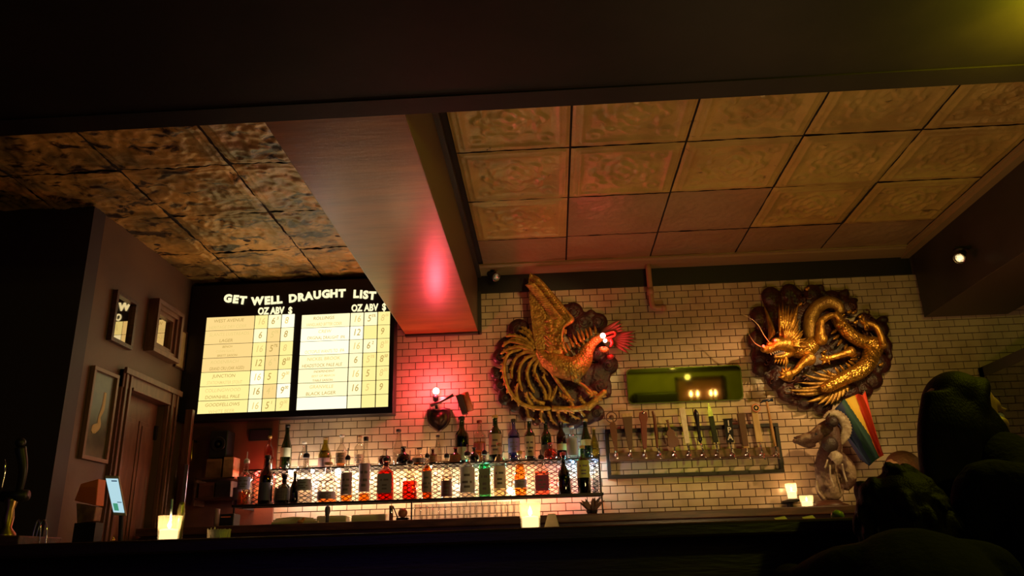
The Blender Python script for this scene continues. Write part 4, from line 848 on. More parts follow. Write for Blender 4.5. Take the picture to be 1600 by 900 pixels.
# body, neck and head: one surface
m = MB(); sp = spline([ph(360, 455, .13), ph(410, 500, .15), ph(480, 545, .18), ph(560, 560, .20), ph(615, 515, .20), ph(640, 460, .21), ph(668, 420, .22), ph(705, 388, .23)], 6)
m.tube(sp, interp([26*k_, 44*k_, 62*k_, 66*k_, 50*k_, 34*k_, 26*k_, 25*k_], 6), 16, flat=.9)
m.ball(ph(715, 385, .235), (30*k_, 26*k_, 24*k_)); m.tube(spline([ph(735, 392, .24), ph(765, 405, .25), ph(778, 425, .25)], 4), interp([15*k_, 9*k_, 2*k_], 4), 10)
m.tube(spline([ph(540, 590, .17), ph(600, 640, .17)], 3), [26*k_, 24*k_, 20*k_, 14*k_], 10)
m.tube([ph(400, 530, .16), ph(440, 575, .16)], [26*k_, 12*k_], 10)
remeshed(m, 'body', PSCALE, PX, .007, 3)
def feathers(name, mat, L, w_, off0, off1, th=.006, bend=(0, 0, 0), one=False):
    mm = MB()
    for a, b in L:
        m = mm if one else MB(); m.blade(ph(*a, off0), ph(*b, off1), w_*k_, th, bend)
        if not one: m.build(name, mat, PX, True)
    if one: mm.build(name, mat, PX, True)
def lp(a, b, t): return (a[0]+(b[0]-a[0])*t, a[1]+(b[1]-a[1])*t)
# wing
lead = [(500, 470), (490, 420), (500, 350), (525, 310), (545, 290)]
tips = [(355, 470), (345, 425), (335, 385), (328, 340), (330, 300), (322, 262), (318, 225), (312, 190), (312, 150), (310, 108), (308, 70), (312, 32), (322, 22)]
LR = []
for i in range(13):
    u = i/12; s_ = u*4; j = min(3, int(s_)); LR.append((lp(lead[j], lead[j+1], s_-j), tips[i]))
WO = [(318, 22), (400, 105), (470, 195), (540, 268), (548, 298), (512, 325), (495, 380), (500, 430), (522, 475), (470, 505), (410, 505), (360, 480), (348, 440), (338, 390), (330, 330), (322, 260), (315, 190), (312, 120), (308, 70)]
m = MB(); n = len(WO); cx, cy = 420, 330
m.v = [ph(x, y, .165) for x, y in WO]+[ph(cx, cy, .20)]+[ph(x, y, .145) for x, y in WO]
for i in range(n): m.f += [(i, (i+1) % n, n), (i, n+1+i, n+1+(i+1) % n, (i+1) % n)]; m.m += [0, 0]
m.f.append(tuple(n+1+i for i in reversed(range(n)))); m.m.append(0); m.build('wing_web', PSCALE, PX)
feathers('flight_feather', GOLDP, LR, 30, .185, .155, .006)
LR2 = []
for i in range(12):
    u = i/11; s_ = u*4; j = min(3, int(s_)); a = lp(lead[j], lead[j+1], s_-j); LR2.append((a, lp(a, tips[min(12, i+1)], .62)))
feathers('covert_feather', GOLDP, LR2, 28, .21, .185, .007)
LR3 = []
edge = [(545, 290), (540, 268), (510, 235), (480, 200), (450, 160), (420, 120), (395, 90), (370, 62)]
for i in range(26):
    u = i/25*6.99; j = int(u); a = lp(edge[j], edge[min(7, j+1)], u-j)
    LR3.append((a, (a[0]-48-10*math.sin(i*2.1), a[1]+14-i*1.0))); LR3.append(((a[0]-24, a[1]+24), (a[0]-82, a[1]+30)))
for i in range(40):
    u = random.random(); v = random.random(); a = lp(lp(lead[0], lead[4], u), lp(tips[0], tips[6], u), v*.5); LR3.append((a, (a[0]-38, a[1]-10+20*u)))
feathers('scale_feather', GOLDP, LR3, 13, .225, .20, .008, one=True)
m = MB(); m.tube(spline([ph(522, 475, .20), ph(500, 430, .21), ph(494, 380, .22), ph(505, 330, .225), ph(530, 305, .23), ph(552, 288, .23), ph(538, 262, .22), ph(490, 205, .21), ph(430, 130, .19), ph(370, 60, .16), ph(318, 24, .12)], 5), interp([9*k_, 9*k_, 8*k_, 8*k_, 13*k_, 15*k_, 12*k_, 10*k_, 9*k_, 7*k_, 2*k_], 5), 8)
m.build('wing_edge', GOLDP, PX, True)
# neck hackles, crest, far fan
feathers('neck_feather', GOLDP, [((560, 440), (535, 380)), ((580, 425), (556, 362)), ((602, 412), (580, 345)), ((622, 402), (602, 338)), ((645, 392), (628, 332)), ((665, 378), (650, 322)), ((688, 368), (682, 318)), ((540, 460), (512, 410)), ((600, 440), (560, 400)), ((625, 428), (590, 380))], 10, .20, .17)
feathers('crest_feather', pm('crest_paint', (.13, .06, .025), .55, .2), [((705, 365), (705+150*math.cos(a), 365+150*math.sin(a)*.9)) for a in (-.62, -.45, -.30, -.16)]+[((745, 385), (745+175*math.cos(a), 385+150*math.sin(a))) for a in (-.24, -.1, .05, .2, .36, .52, .70)], 15, .17, .30, .006)
feathers('breast_feather', PSCALE, [((560+18*i-10*(j % 2), 520+26*j-12*i), (572+18*i-10*(j % 2), 560+26*j-12*i)) for i in range(4) for j in range(4)], 12, .255, .24, .008)
# comb, wattle and bulbs
REDL = pm('red_lacquer', (.45, .03, .03), .2, coat=.5)
m = MB(); m.tube(spline([ph(735, 370, .27), ph(760, 362, .27), ph(790, 355, .27), ph(795, 375, .27), ph(765, 385, .27), ph(745, 392, .27)], 4), 7*k_, 8); m.tube(spline([ph(770, 395, .27), ph(778, 420, .27), ph(768, 440, .27)], 4), interp([9*k_, 10*k_, 5*k_], 4), 8); m.build('comb', REDL, PX, True)
m = MB()
for i in range(9): a = -.2+i*.32; m.blade(ph(735, 440, .26), ph(735+34*math.cos(a+.6), 442+34*math.sin(a+.6), .27), 8*k_, .01)
m.build('wattle', pm('wattle_gold', (.75, .30, .10), .25, .7), PX, True)
m = MB(); m.ball(ph(768, 495, .22), (20*k_, .02, 16*k_)); m.build('throat_gem', REDL, PX, True)
for (x, y, r) in ((727, 376, 14), (740, 404, 10)):
    m = MB(); m.ball(ph(x, y, .31), r*k_*1.05, 12); m.build('bulb', HOT, PX, True)
lamp('phoenix_bulb_light', 'POINT', ph(740, 390, .36), (1, .04, .06), 2.8, .03)
# tail plumes
def plume(P, r0, r1, o0, o1, mat, name, teeth=0, side=1, tl=26):
    n = len(P); m = MB(); sp = spline([ph(x, y, o0+(o1-o0)*i/(n-1)) for i, (x, y) in enumerate(P)], 6)
    R_ = [(r0+(r1-r0)*(i/(len(sp)-1)))*k_ for i in range(len(sp))]; R_[-1] = .001
    m.tube(sp, R_, 8, flat=.6)
    if teeth:
        for q in range(teeth):
            i = 2+int((len(sp)-4)*q/teeth); tv = (sp[i+1]-sp[i]).normalized(); nv = Vector((0, -1, 0)).cross(tv).normalized()*side
            m.blade(sp[i], sp[i]+(nv*tl+tv*tl*.7)*k_, R_[i]*.7+3*k_, .007, n=3)
    m.build(name, mat, PX, True)
plume([(330, 430), (255, 455), (195, 480), (172, 540), (175, 610), (205, 690), (265, 755), (345, 782), (440, 785)], 9, 12, .12, .13, GOLDP, 'tail_plume', 15, -1, 22)
plume([(440, 785), (520, 788), (600, 785), (660, 758), (700, 725), (748, 682)], 15, 16, .13, .15, GOLDP, 'tail_plume', 9, -1, 26)
plume([(640, 780), (680, 752), (700, 740)], 22, 10, .14, .15, GOLDP, 'tail_plume')
for P in ([(340, 440), (285, 395), (225, 375), (180, 380)], [(330, 450), (265, 420), (200, 410), (160, 440)], [(335, 460), (260, 440), (200, 450), (150, 480)], [(345, 470), (290, 470), (240, 500), (215, 560), (215, 620)],
          [(355, 480), (300, 500), (262, 550), (255, 620), (275, 690)], [(365, 490), (320, 530), (300, 590), (315, 650), (345, 700)], [(375, 500), (345, 550), (345, 600), (370, 640)], [(350, 430), (300, 370), (250, 345)], [(355, 420), (320, 360), (265, 325)], [(345, 450), (300, 415), (245, 395), (205, 395)], [(380, 520), (385, 560), (420, 600)]):
    plume(P, 11, 8, .15, .11, GOLDP, 'tail_feather', 5, -1, 15)
for P in ([(405, 740), (400, 690), (365, 625), (350, 585)], [(420, 740), (430, 680), (400, 620), (395, 590)], [(430, 745), (455, 700), (470, 655)], [(400, 760), (350, 740), (310, 690)], [(250, 745), (240, 690), (250, 640)], [(330, 770), (300, 720), (300, 690)], [(560, 780), (540, 740), (500, 720), (480, 690)], [(640, 770), (610, 740), (600, 715)], [(680, 750), (690, 700), (660, 690)]):
    plume(P, 12, 5, .12, .15, GOLDP, 'flame_plume', 4, 1, 14)
for P in ([(300, 790), (310, 830), (345, 850)], [(380, 800), (380, 840), (400, 870)], [(470, 800), (490, 850), (540, 870)], [(540, 800), (560, 830), (600, 845)], [(600, 800), (630, 830)], [(420, 800), (440, 850), (470, 880)]):
    plume(P, 10, 5, .12, .10, GOLDD, 'lower_plume', 3, -1, 12)
for P in ([(425, 560), (470, 630), (515, 690), (545, 735)], [(590, 640), (620, 660), (655, 690), (672, 712)]):
    m = MB(); sp = spline([ph(x, y, .17) for x, y in P], 5); m.tube(sp, [10*k_]*len(sp), 8, ridge=.12); e = P[-1]
    for dx, dy in ((-45, -38), (-20, 14), (22, 8)): m.tube(spline([ph(*e, .17), ph(e[0]+dx*.7, e[1]+dy*.4, .185), ph(e[0]+dx, e[1]+dy, .17)], 3), interp([8*k_, 6*k_, 1.5*k_], 3), 6)
    m.build('leg', GOLDP, PX, True)
# ================================================================ DRAGON
def dg(x, y, o=.12): return W(1150+x*.2554, 430+y*.2554, o)
kd = .2554/F*6.3
DX = thing('dragon_relief', 'large shiny gold dragon wall carving with red eyes on a dark cloud backing', 'wall sculpture', W(1280, 550, .02))
m = MB()
for x, y, r in ((150, 250, 62), (130, 400, 60), (150, 500, 58), (150, 570, 48), (215, 130, 60), (330, 105, 55), (470, 110, 55), (590, 150, 60), (690, 190, 52), (790, 285, 58), (885, 330, 50), (915, 430, 40), (885, 540, 60), (840, 640, 56), (790, 700, 46), (690, 700, 66), (530, 790, 58), (420, 770, 52), (310, 715, 58), (250, 640, 62), (450, 300, 150), (300, 300, 150), (700, 420, 140), (520, 560, 150), (330, 520, 140), (720, 590, 110)):
    m.ball(dg(x, y, .046), (r*kd, .040, r*kd), 14)
for i in range(70):
    a = random.uniform(0, 2*PI); q = random.uniform(.86, 1.08); x = 525+400*q*math.cos(a); y = 440+345*q*math.sin(a)
    if x > 800 and y < 260: continue
    m.ball(dg(x, y, .044), (random.uniform(14, 34)*kd, .036, random.uniform(14, 34)*kd), 10)
remeshed(m, 'cloud_backing', CLOUD, DX, .010, 1)
SWL = pm('lacquer_swirl', (.09, .03, .018), .28, .4)
for i in range(60):
    a = random.uniform(0, 2*PI); q = random.uniform(.55, 1.0); x = 520+390*q*math.cos(a); y = 440+(340*q)*math.sin(a); r = random.uniform(16, 34); m = MB(); d0 = random.choice((-1, 1)); a0 = random.uniform(0, 6)
    m.tube([dg(x+r*(1-k/13)*math.cos(a0+d0*k*.5), y+r*(1-k/13)*math.sin(a0+d0*k*.5), .082+.015*(k/13)) for k in range(12)], [.009*(1-k/14) for k in range(12)], 6); m.build('cloud_swirl', SWL, DX, True)
def coil(P, R_, o, mat=GSCALE, name='body_coil', ridge=.05, n=10, rem=False):
    m = MB(); oo = o if hasattr(o, '__len__') else [o]*len(P)
    m.tube(spline([dg(x, y, q) for (x, y), q in zip(P, oo)], n), [r*kd for r in interp(R_, n)], 14, ridge=ridge, flat=.95); return m.build(name, mat, DX, True)
coil([(830, 470), (812, 530), (760, 585), (690, 618), (620, 652), (560, 682), (518, 692)], [46, 44, 42, 38, 35, 31, 20], [.14, .17, .19, .20, .20, .20, .19])
coil([(600, 240), (640, 300), (680, 345), (730, 385), (790, 412), (850, 415), (900, 420)], [32, 34, 36, 36, 38, 38, 22], [.13, .15, .17, .17, .15, .15, .15])
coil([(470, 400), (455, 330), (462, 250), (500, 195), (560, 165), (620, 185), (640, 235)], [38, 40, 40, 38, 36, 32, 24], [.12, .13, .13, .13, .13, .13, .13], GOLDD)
coil([(840, 400), (850, 440), (835, 480)], [42, 46, 44], .14)
coil([(330, 430), (400, 455), (450, 440), (478, 400)], [52, 52, 46, 38], [.2, .18, .16, .13])
m = MB()
def claw(m, c_, dirs, o, L=34):
    for a in dirs:
        e = (c_[0]+L*math.cos(a), c_[1]-L*math.sin(a)); b = (c_[0]+L*.55*math.cos(a+.2), c_[1]-L*.55*math.sin(a+.2))
        m.tube(spline([dg(*c_, o), dg(*b, o+.03), dg(*e, o+.02)], 4), [q*kd for q in interp([11, 8, 2], 4)], 8)
for P, R_, o, dirs in (([(520, 390), (515, 340), (520, 290), (555, 258), (605, 245), (640, 285)], [30, 26, 22, 18, 16, 14], .20, (-.5, -1.1, -1.7, -2.4)),
                       ([(900, 425), (885, 370), (860, 320), (830, 300), (785, 292)], [20, 18, 16, 15, 12], .20, (-.9, -1.5, 2.4, 1.6)),
                       ([(700, 468), (650, 485), (600, 500), (548, 512)], [24, 19, 17, 16], .21, (-2.2, 2.2, -.9, 3.1)),
                       ([(445, 512), (400, 545), (360, 590), (310, 610)], [32, 22, 18, 24], .22, (1.1, 1.6, 2.1, 2.7, -2.9))):
    m = MB(); m.tube(spline([dg(x, y, o) for x, y in P], 6), [r*kd for r in interp(R_, 6)], 12); m.ball(dg(*P[-1], o), (R_[-1]*1.5*kd,)*3, 12); m.ball(dg(*P[0], o-.01), (R_[0]*1.25*kd,)*3, 12); claw(m, P[-1], dirs, o+.01, 42 if len(dirs) < 5 else 56)
    m.build('leg', GOLD, DX, True)
# head
m = MB(); H_ = .27
m.tube(spline([dg(345, 440, .22), dg(300, 425, .26), dg(255, 425, .29), dg(215, 445, .30), dg(180, 462, .30)], 5), [q*kd for q in interp([44, 46, 36, 26, 22], 5)], 14)
m.ball(dg(178, 455, .31), (26*kd, 22*kd, 18*kd)); m.ball(dg(245, 398, .31), (26*kd, 20*kd, 16*kd)); m.ball(dg(205, 418, .31), (18*kd, 16*kd, 14*kd)); m.ball(dg(165, 440, .33), (11*kd,)*3); m.ball(dg(190, 437, .33), (11*kd,)*3)
m.tube(spline([dg(330, 470, .22), dg(305, 490, .25), dg(265, 500, .27), dg(232, 498, .28)], 5), [q*kd for q in interp([28, 20, 14, 9], 5)], 10)
remeshed(m, 'head', GOLD, DX, .006, 2)
m = MB(); m.hexa([dg(215, 478, .295), dg(305, 415, .285), dg(300, 470, .28), dg(250, 492, .285)], (0, .02, 0)); m.build('mouth', pm('mouth_dark', (.02, .004, .004), .5), DX)
m = MB()
for k in range(7): m.blade(dg(212+k*12, 476-k*7, .30), dg(216+k*12, 490-k*6, .30), 4*kd, .004, n=3); m.blade(dg(240+k*9, 494-k*2, .295), dg(240+k*9, 482-k*3, .30), 3.5*kd, .004, n=3)
m.build('teeth', pm('ivory', (.8, .65, .4), .3), DX, True)
for x, y in ((240, 398), (168, 433)): m = MB(); m.ball(dg(x, y, .345), 7*kd, 10); m.build('eye', em('red_eye', (1, .06, .03), 6), DX, True)
lamp('dragon_eye_light', 'POINT', dg(205, 405, .42), (1, .04, .02), .7, .02)
tipsD = [(262, 170), (285, 158), (305, 185), (325, 178), (345, 200), (365, 190), (388, 158), (378, 225), (388, 262), (385, 300), (412, 335), (408, 362), (430, 385), (455, 410), (478, 440)]
for i, tp in enumerate(tipsD):
    b0 = (272+i*5, 385+i*4); m = MB(); m.blade(dg(*b0, .26), dg(*tp, .20), 14*kd, .012, (0, -.02, 0)); m.build('mane_spike', GOLD, DX, True)
for i in range(14):
    a = 1.9-i*.16; b0 = (310, 425); m = MB(); m.blade(dg(b0[0]+28*math.cos(a), b0[1]-28*math.sin(a), .29), dg(b0[0]+(100+12*(i % 3))*math.cos(a), b0[1]-(120+12*(i % 2))*math.sin(a), .27), 9*kd, .012, (0, -.02, 0)); m.build('mane_spike', GOLD, DX, True)
for i in range(7):
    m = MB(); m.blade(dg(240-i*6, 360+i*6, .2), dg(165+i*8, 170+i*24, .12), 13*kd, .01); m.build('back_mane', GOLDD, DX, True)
for P in ([(205, 412), (170, 365), (135, 305), (90, 265), (22, 230)], [(155, 440), (115, 415), (90, 380), (72, 345)]):
    m = MB(); sp = spline([dg(x, y, .33+.02*i) for i, (x, y) in enumerate(P)], 6); m.tube(sp, [max(.0012, .005*(1-i/len(sp))) for i in range(len(sp))], 6); m.build('whisker', pm('whisker_wire', (.55, .38, .22), .3, .6), DX, True)
m = MB(); m.tube(spline([dg(300, 500, .26), dg(310, 530, .26), dg(300, 560, .25)], 3), [q*kd for q in interp([14, 10, 3], 3)], 8)
for k in range(4): m.blade(dg(250+k*16, 505, .26), dg(235+k*18, 540+k*4, .26), 7*kd, .008)
m.build('beard', GOLD, DX, True)
# dorsal fin and lower fan
for i in range(13):
    u = i/12; P = spline([(610, 335, 0), (640, 400, 0), (690, 440, 0), (730, 470, 0), (735, 520, 0), (700, 560, 0), (640, 590, 0), (570, 615, 0)], 6); k = int(u*(len(P)-2)); a, b = P[k], P[k+1]
    tv = (b-a).normalized(); nv = Vector((tv.y, -tv.x, 0)) if k < 18 else Vector((tv.y, -tv.x, 0)); e = a-nv*38+tv*12; s_ = a+nv*8
    m = MB(); m.blade(dg(s_.x, s_.y, .14), dg(e.x, e.y, .17), 12*kd, .008, n=4); m.build('dorsal_spike', GOLD, DX, True)
for a, b in (((620, 650), (375, 655)), ((600, 640), (410, 605)), ((620, 625), (465, 585)), ((640, 615), (520, 575)), ((560, 690), (305, 700)), ((560, 705), (350, 725)), ((570, 715), (430, 775)), ((590, 700), (500, 790)), ((610, 690), (540, 800)), ((620, 690), (580, 790)), ((640, 675), (615, 775)), ((660, 660), (648, 745)), ((670, 650), (685, 715)), ((600, 660), (380, 690))):
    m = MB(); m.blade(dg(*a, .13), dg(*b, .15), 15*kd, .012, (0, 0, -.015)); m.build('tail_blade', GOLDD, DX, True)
for x, y in ((435, 85), (390, 180), (690, 225), (730, 290), (800, 330), (885, 548), (760, 255), (540, 470), (480, 380), (650, 250), (720, 230)):
    m = MB(); m.ball(dg(x, y, .10), (14*kd, .012, 10*kd), 10); m.ball(dg(x+10, y-8, .11), (7*kd,)*3, 8); m.build('cloud_stud', GOLD, DX, True)
# ================================================================ RAINBOW FLAG
def fz(x, y, o): return W(1220+x*.2222, 620+y*.2222, o)
FC = [pm('flag_'+n_, c_, .75) for n_, c_ in (('red', (.62, .05, .02)), ('orange', (.62, .17, .02)), ('yellow', (.55, .38, .04)), ('green', (.012, .055, .045)), ('blue', (.010, .022, .09)), ('violet', (.016, .012, .07)))]
m = MB(); NU, NV = 60, 30
Atop = [(595, -40), (575, -10), (540, -20), (470, 10), (440, 20), (370, 95), (350, 110)]; Abot = [(700, 380), (722, 412), (700, 425), (690, 430), (660, 450), (625, 485), (560, 440)]
def pl_(P, t):
    t *= len(P)-1; i = min(len(P)-2, int(t)); return lp(P[i], P[i+1], t-i)
vs = []
for j in range(NV+1):
    for i in range(NU+1):
        u, v = i/NU, j/NV; a = pl_(Atop, u); b = pl_(Abot, u); x, y = lp(a, b, v)
        if .3 < u < .85: y += 0
        o = .20+.035*math.sin(u*11+v*2.2)+.02*math.sin(v*4); vs.append(fz(x, y, o))
fs = []; mi = []
st = [0, .34, .42, .60, .78, .90, 1.01]
for j in range(NV):
    for i in range(NU):
        u = (i+.5)/NU; k = 0
        v = (j+.5)/NV
        yw = max(.001, .22*(1-1.5*v)); ss = [0, .36+.06*v, .38+.06*v, .38+.06*v+yw, .70+.06*v, .90, 1.01]
        while u > ss[k+1]: k += 1
        n = NU+1; fs.append((j*n+i, j*n+i+1, (j+1)*n+i+1, (j+1)*n+i)); mi.append(k)
n0 = len(vs); m.v = vs; m.f = fs; m.m = mi
t = thing('rainbow_flag', 'rainbow striped cloth flag hanging below the dragon carving', 'flag', fz(520, 100, .15))
o = m.build('cloth', FC, t, True); so_ = o.modifiers.new('s', 'SOLIDIFY'); so_.thickness = .003
m = MB(); m.tube([fz(470, 200, .03), fz(590, -45, .22)], .006, 8); m.build('pole', WOODD, t, True)
# ================================================================ ANIMAL SCULPTURE
FURB = pm('patchy_hide', (.07, .028, .02), .6, col2=(.25, .17, .11), scale=13, thr=(.50, .60), bump=.9, bscale=45)
IVO = pm('cream_ribbed', (.42, .34, .25), .5, col2=(.25, .18, .12), scale=30, bump=.6, bscale=50)
DKF = pm('dark_hide', (.03, .015, .015), .5, bump=.5, bscale=60)
ks = .2222/F*6.1
AN = thing('animal_sculpture', 'patchy brown and cream animal sculpture with a ribbed curved crest and long muzzle', 'sculpture', AY(1290, 790, 5.6))
def an(x, y, o=.30): return fz(x, y, o)
m = MB()
m.tube(spline([an(370, 200), an(300, 235), an(235, 280), an(165, 300), an(105, 305)], 6), [q*ks for q in interp([52, 50, 42, 36, 24], 6)], 14)
m.ball(an(110, 310), (26*ks, 24*ks, 20*ks)); m.tube(spline([an(240, 330), an(190, 345), an(130, 330)], 5), [q*ks for q in interp([20, 16, 10], 5)], 10)
m.tube(spline([an(350, 220), an(360, 320), an(340, 420), an(320, 500), an(330, 590), an(370, 660), an(420, 700)], 6), [q*ks for q in interp([50, 62, 75, 70, 66, 60, 40], 6)], 16)
m.tube(spline([an(400, 430), an(460, 500), an(480, 580), an(450, 650)], 5), [q*ks for q in interp([50, 56, 44, 24], 5)], 12)
m.tube(spline([an(290, 560), an(268, 640), an(300, 710), an(350, 745)], 5), [q*ks for q in interp([26, 24, 20, 10], 5)], 10)
m.tube(spline([an(300, 430), an(255, 470), an(215, 480), an(195, 465)], 5), [q*ks for q in interp([22, 12, 9, 8], 5)], 8)
remeshed(m, 'body', FURB, AN, .008, 3)
arc = spline([an(300, 150, .34), an(345, 118, .34), (an(400, 125, .34)), an(445, 170, .34), an(462, 225, .34), an(450, 280, .34), an(425, 335, .34)], 7)
m = MB(); m.tube(arc, [q*ks for q in interp([8, 18, 26, 30, 30, 26, 8], 7)], 10, ridge=.22, flat=.6); m.build('crest', IVO, AN, True)
m = MB(); m.ball(an(345, 335, .42), (52*ks, 34*ks, 50*ks)); m.ball(an(365, 175, .40), (36*ks, 22*ks, 34*ks)); m.build('dark_patch', DKF, AN, True)
m = MB(); m.tube(spline([an(350, 395, .42), an(395, 430, .43), an(400, 480, .42)], 4), [q*ks for q in interp([28, 40, 12], 4)], 12, flat=.5); m.build('chest_bib', IVO, AN, True)
for P in ([(345, 480), (350, 560), (380, 640)], [(430, 470), (445, 540), (465, 600)], [(250, 590), (262, 660), (305, 715)], [(330, 440), (310, 500)]):
    m = MB(); sp = spline([an(x, y, .41) for x, y in P], 5); m.tube(sp, [6*ks]*len(sp), 6); m.build('cream_stripe', IVO, AN, True)
m = MB(); m.ball(an(248, 262, .40), 8*ks, 10); m.build('eye', BLACK, AN, True)
m = MB(); m.blade(an(320, 190, .38), an(345, 110, .36), 14*ks, .02); m.blade(an(110, 290, .35), an(88, 285, .35), 8*ks, .01); m.build('ear', DKF, AN, True)
q = an(340, 740, .30); m = MB(); m.lathe([(.13, 0), (.13, .02), (.09, .035), (.08, max(.05, q.z-1.325))], (q.x, q.y+.02, 1.3255), 20); m.build('base', WOODD, AN, True)
# ================================================================ PIPE, SPOTS
t = MB(); a = AY(1011, 398, D-.08); t.tube(spline([(a.x, D-.08, CZ-.02), (a.x, D-.08, 3.05), (a.x+.004, D-.08, 2.90), (a.x+.02, D-.08, 2.862), (a.x+.10, D-.08, 2.855)], 4), .021, 12); t.tube([(a.x, D-.08, 3.02), (a.x, D-.08, 2.97)], .026, 12); t.tube([(a.x+.07, D-.08, 2.855), (a.x+.11, D-.08, 2.855)], .026, 12)
tag(t.build('conduit_pipe', pm('pipe_paint', (.42, .22, .13), .5), None, True), 'tan painted pipe dropping from the cove and elbowing right above the mirror', 'pipe')
def spot(label, base, aim, lit):
    t = thing('spot_lamp', label, 'spotlight', base); b = Vector(base); d = (Vector(aim)-b).normalized(); h = b+Vector((0, 0, -.05))
    m = MB(); m.lathe([(.03, 0), (.03, .012), (.008, .015), (.008, .05), (0, .05)], b, 14, ax=(0, 0, -1)); m.build('mount', IRON, t, True)
    m = MB(); m.lathe([(0, -.05), (.022, -.05), (.028, 0), (.036, .05), (.033, .05), (.02, .03), (0, .03)], h, 18, ax=d); m.build('housing', BLACK, t, True)
    m = MB(); m.lathe([(.036, .046), (.038, .050), (.032, .052), (.032, .046)], h, 18, ax=d); m.build('rim', CHROME, t, True)
    m = MB(); m.lathe([(.024, .034), (.018, .042), (0, .044)], h, 14, ax=d); m.build('bulb', em('spot_lamp_lens', (1, .75, .4), lit), t, True)
    return h+d*.09
a = W(770, 432, .10); spot('small spotlight by the central beam above the phoenix wing', (a.x, a.y, a.z+.06), (a.x+1.2, D-1.2, a.z-1), 1.0)
m = MB(); a = AX(1503, 404, 2.80); spot('lit spotlight on the left side of the right ceiling beam', (2.80, a.y, a.z+.07), (1.9, 4.3, 2.1), 14)
boxo('spot_bracket', (2.76, a.y-.02, a.z+.068), (2.871, a.y+.02, a.z+.082), IRON)['label'] = 'dark bracket holding the lit spotlight to the right beam'
bpy.data.objects['spot_bracket']['category'] = 'bracket'
# ================================================================ RIGHT CABINET
t = thing('display_fridge', 'tall dark glass fronted cabinet at the right end of the back wall', 'cabinet', (3.5, 5.2, 0))
X1 = 3.2
FB = pm('fridge_body', (.03, .028, .03), .4)
m = MB(); m.box((X1, 4.3, 0), (3.9, 4.36, 2.3)); m.box((X1, 5.84, 0), (3.9, 5.90, 2.3)); m.box((X1, 4.3, 2.22), (3.9, 5.9, 2.3)); m.box((X1, 4.3, 0), (3.9, 5.9, .9)); m.box((3.8, 4.3, .9), (3.9, 5.9, 2.25)); m.build('body', FB, t)
for z in (1.35, 1.8): boxo('shelf', (X1+.03, 4.36, z), (3.8, 5.84, z+.02), FB, t)
for y in (4.36, 5.1):
    d_ = boxo('door', (X1-.012, y, .9), (X1-.002, y+.73, 2.22), glassm('smoked_glass', (.35, .38, .42), .10), t)
    m = MB(); m.tube([(X1-.04, y+.68, 1.3), (X1-.04, y+.68, 1.8)], .008, 8); m.tube([(X1-.04, y+.68, 1.32), (X1-.01, y+.68, 1.32)], .006, 6); m.tube([(X1-.04, y+.68, 1.78), (X1-.01, y+.68, 1.78)], .006, 6); m.build('handle', CHROME, d_, True)
for yy, zz, lb in ((5.35, 1.82, 'pale blue grey bottle on the upper shelf of the glass fronted cabinet'), (5.15, 1.37, 'second pale bottle on the middle shelf of the glass fronted cabinet')):
    t2 = thing('wine_bottle', lb, 'bottle', (3.4, yy, zz)); m = MB(); m.lathe([(r*.045, b*.32) for r, b in PROF['wine']], (3.4, yy, zz), 16); m.build('glass', pm('frosted_glass', (.30, .28, .34), .4), t2, True)
    m = MB(); m.lathe([(.019, 0), (.019, .03), (0, .032)], (3.4, yy, zz+.31), 12); m.build('cap', BLACK, t2, True)
# ================================================================ PEOPLE
SKIN = pm('skin', (.42, .22, .13), .5, bump=.1, bscale=60)
HAIR = pm('dark_hair', (.006, .004, .004), .55, col2=(.010, .006, .006), scale=14, stretch=(6, 6, 1), bump=.3, bscale=45, spec=.06)
CLO = pm('dark_knit', (.006, .004, .008), .9, spec=.1, bump=.4, bscale=70); CLO2 = pm('black_jacket', (.006, .005, .007), .9, spec=.1, bump=.3, bscale=60); JEAN = pm('dark_denim', (.02, .022, .05), .8)
def hand(m, w0, d, up, L=.18, curl=.5, side=1):
    d = Vector(d).normalized(); up = Vector(up); up = (up-d*up.dot(d)).normalized(); s_ = d.cross(up)*side; w0 = Vector(w0); pm0 = w0+d*L*.48
    for k in (-1, 0, 1): m.tube([w0+s_*.013*k, w0+d*L*.25+s_*.02*k, pm0+s_*.026*k], [.020, .017, .012], 8)
    for k, (o_, l_) in enumerate(((-.033, .40), (-.011, .47), (.011, .45), (.031, .36))):
        a = pm0+s_*o_; b = a+d*L*l_*.5-up*curl*.01; c2 = b+(d-up*curl).normalized()*L*l_*.5; m.tube([a-d*.02, a, b, c2], [.009, .009, .0085, .006], 8)
    a = w0+d*L*.15-s_*.02; m.tube([a, a+(d*.5-s_).normalized()*.035, a+(d*.9-s_*.8).normalized()*.07], [.012, .0105, .008], 8)
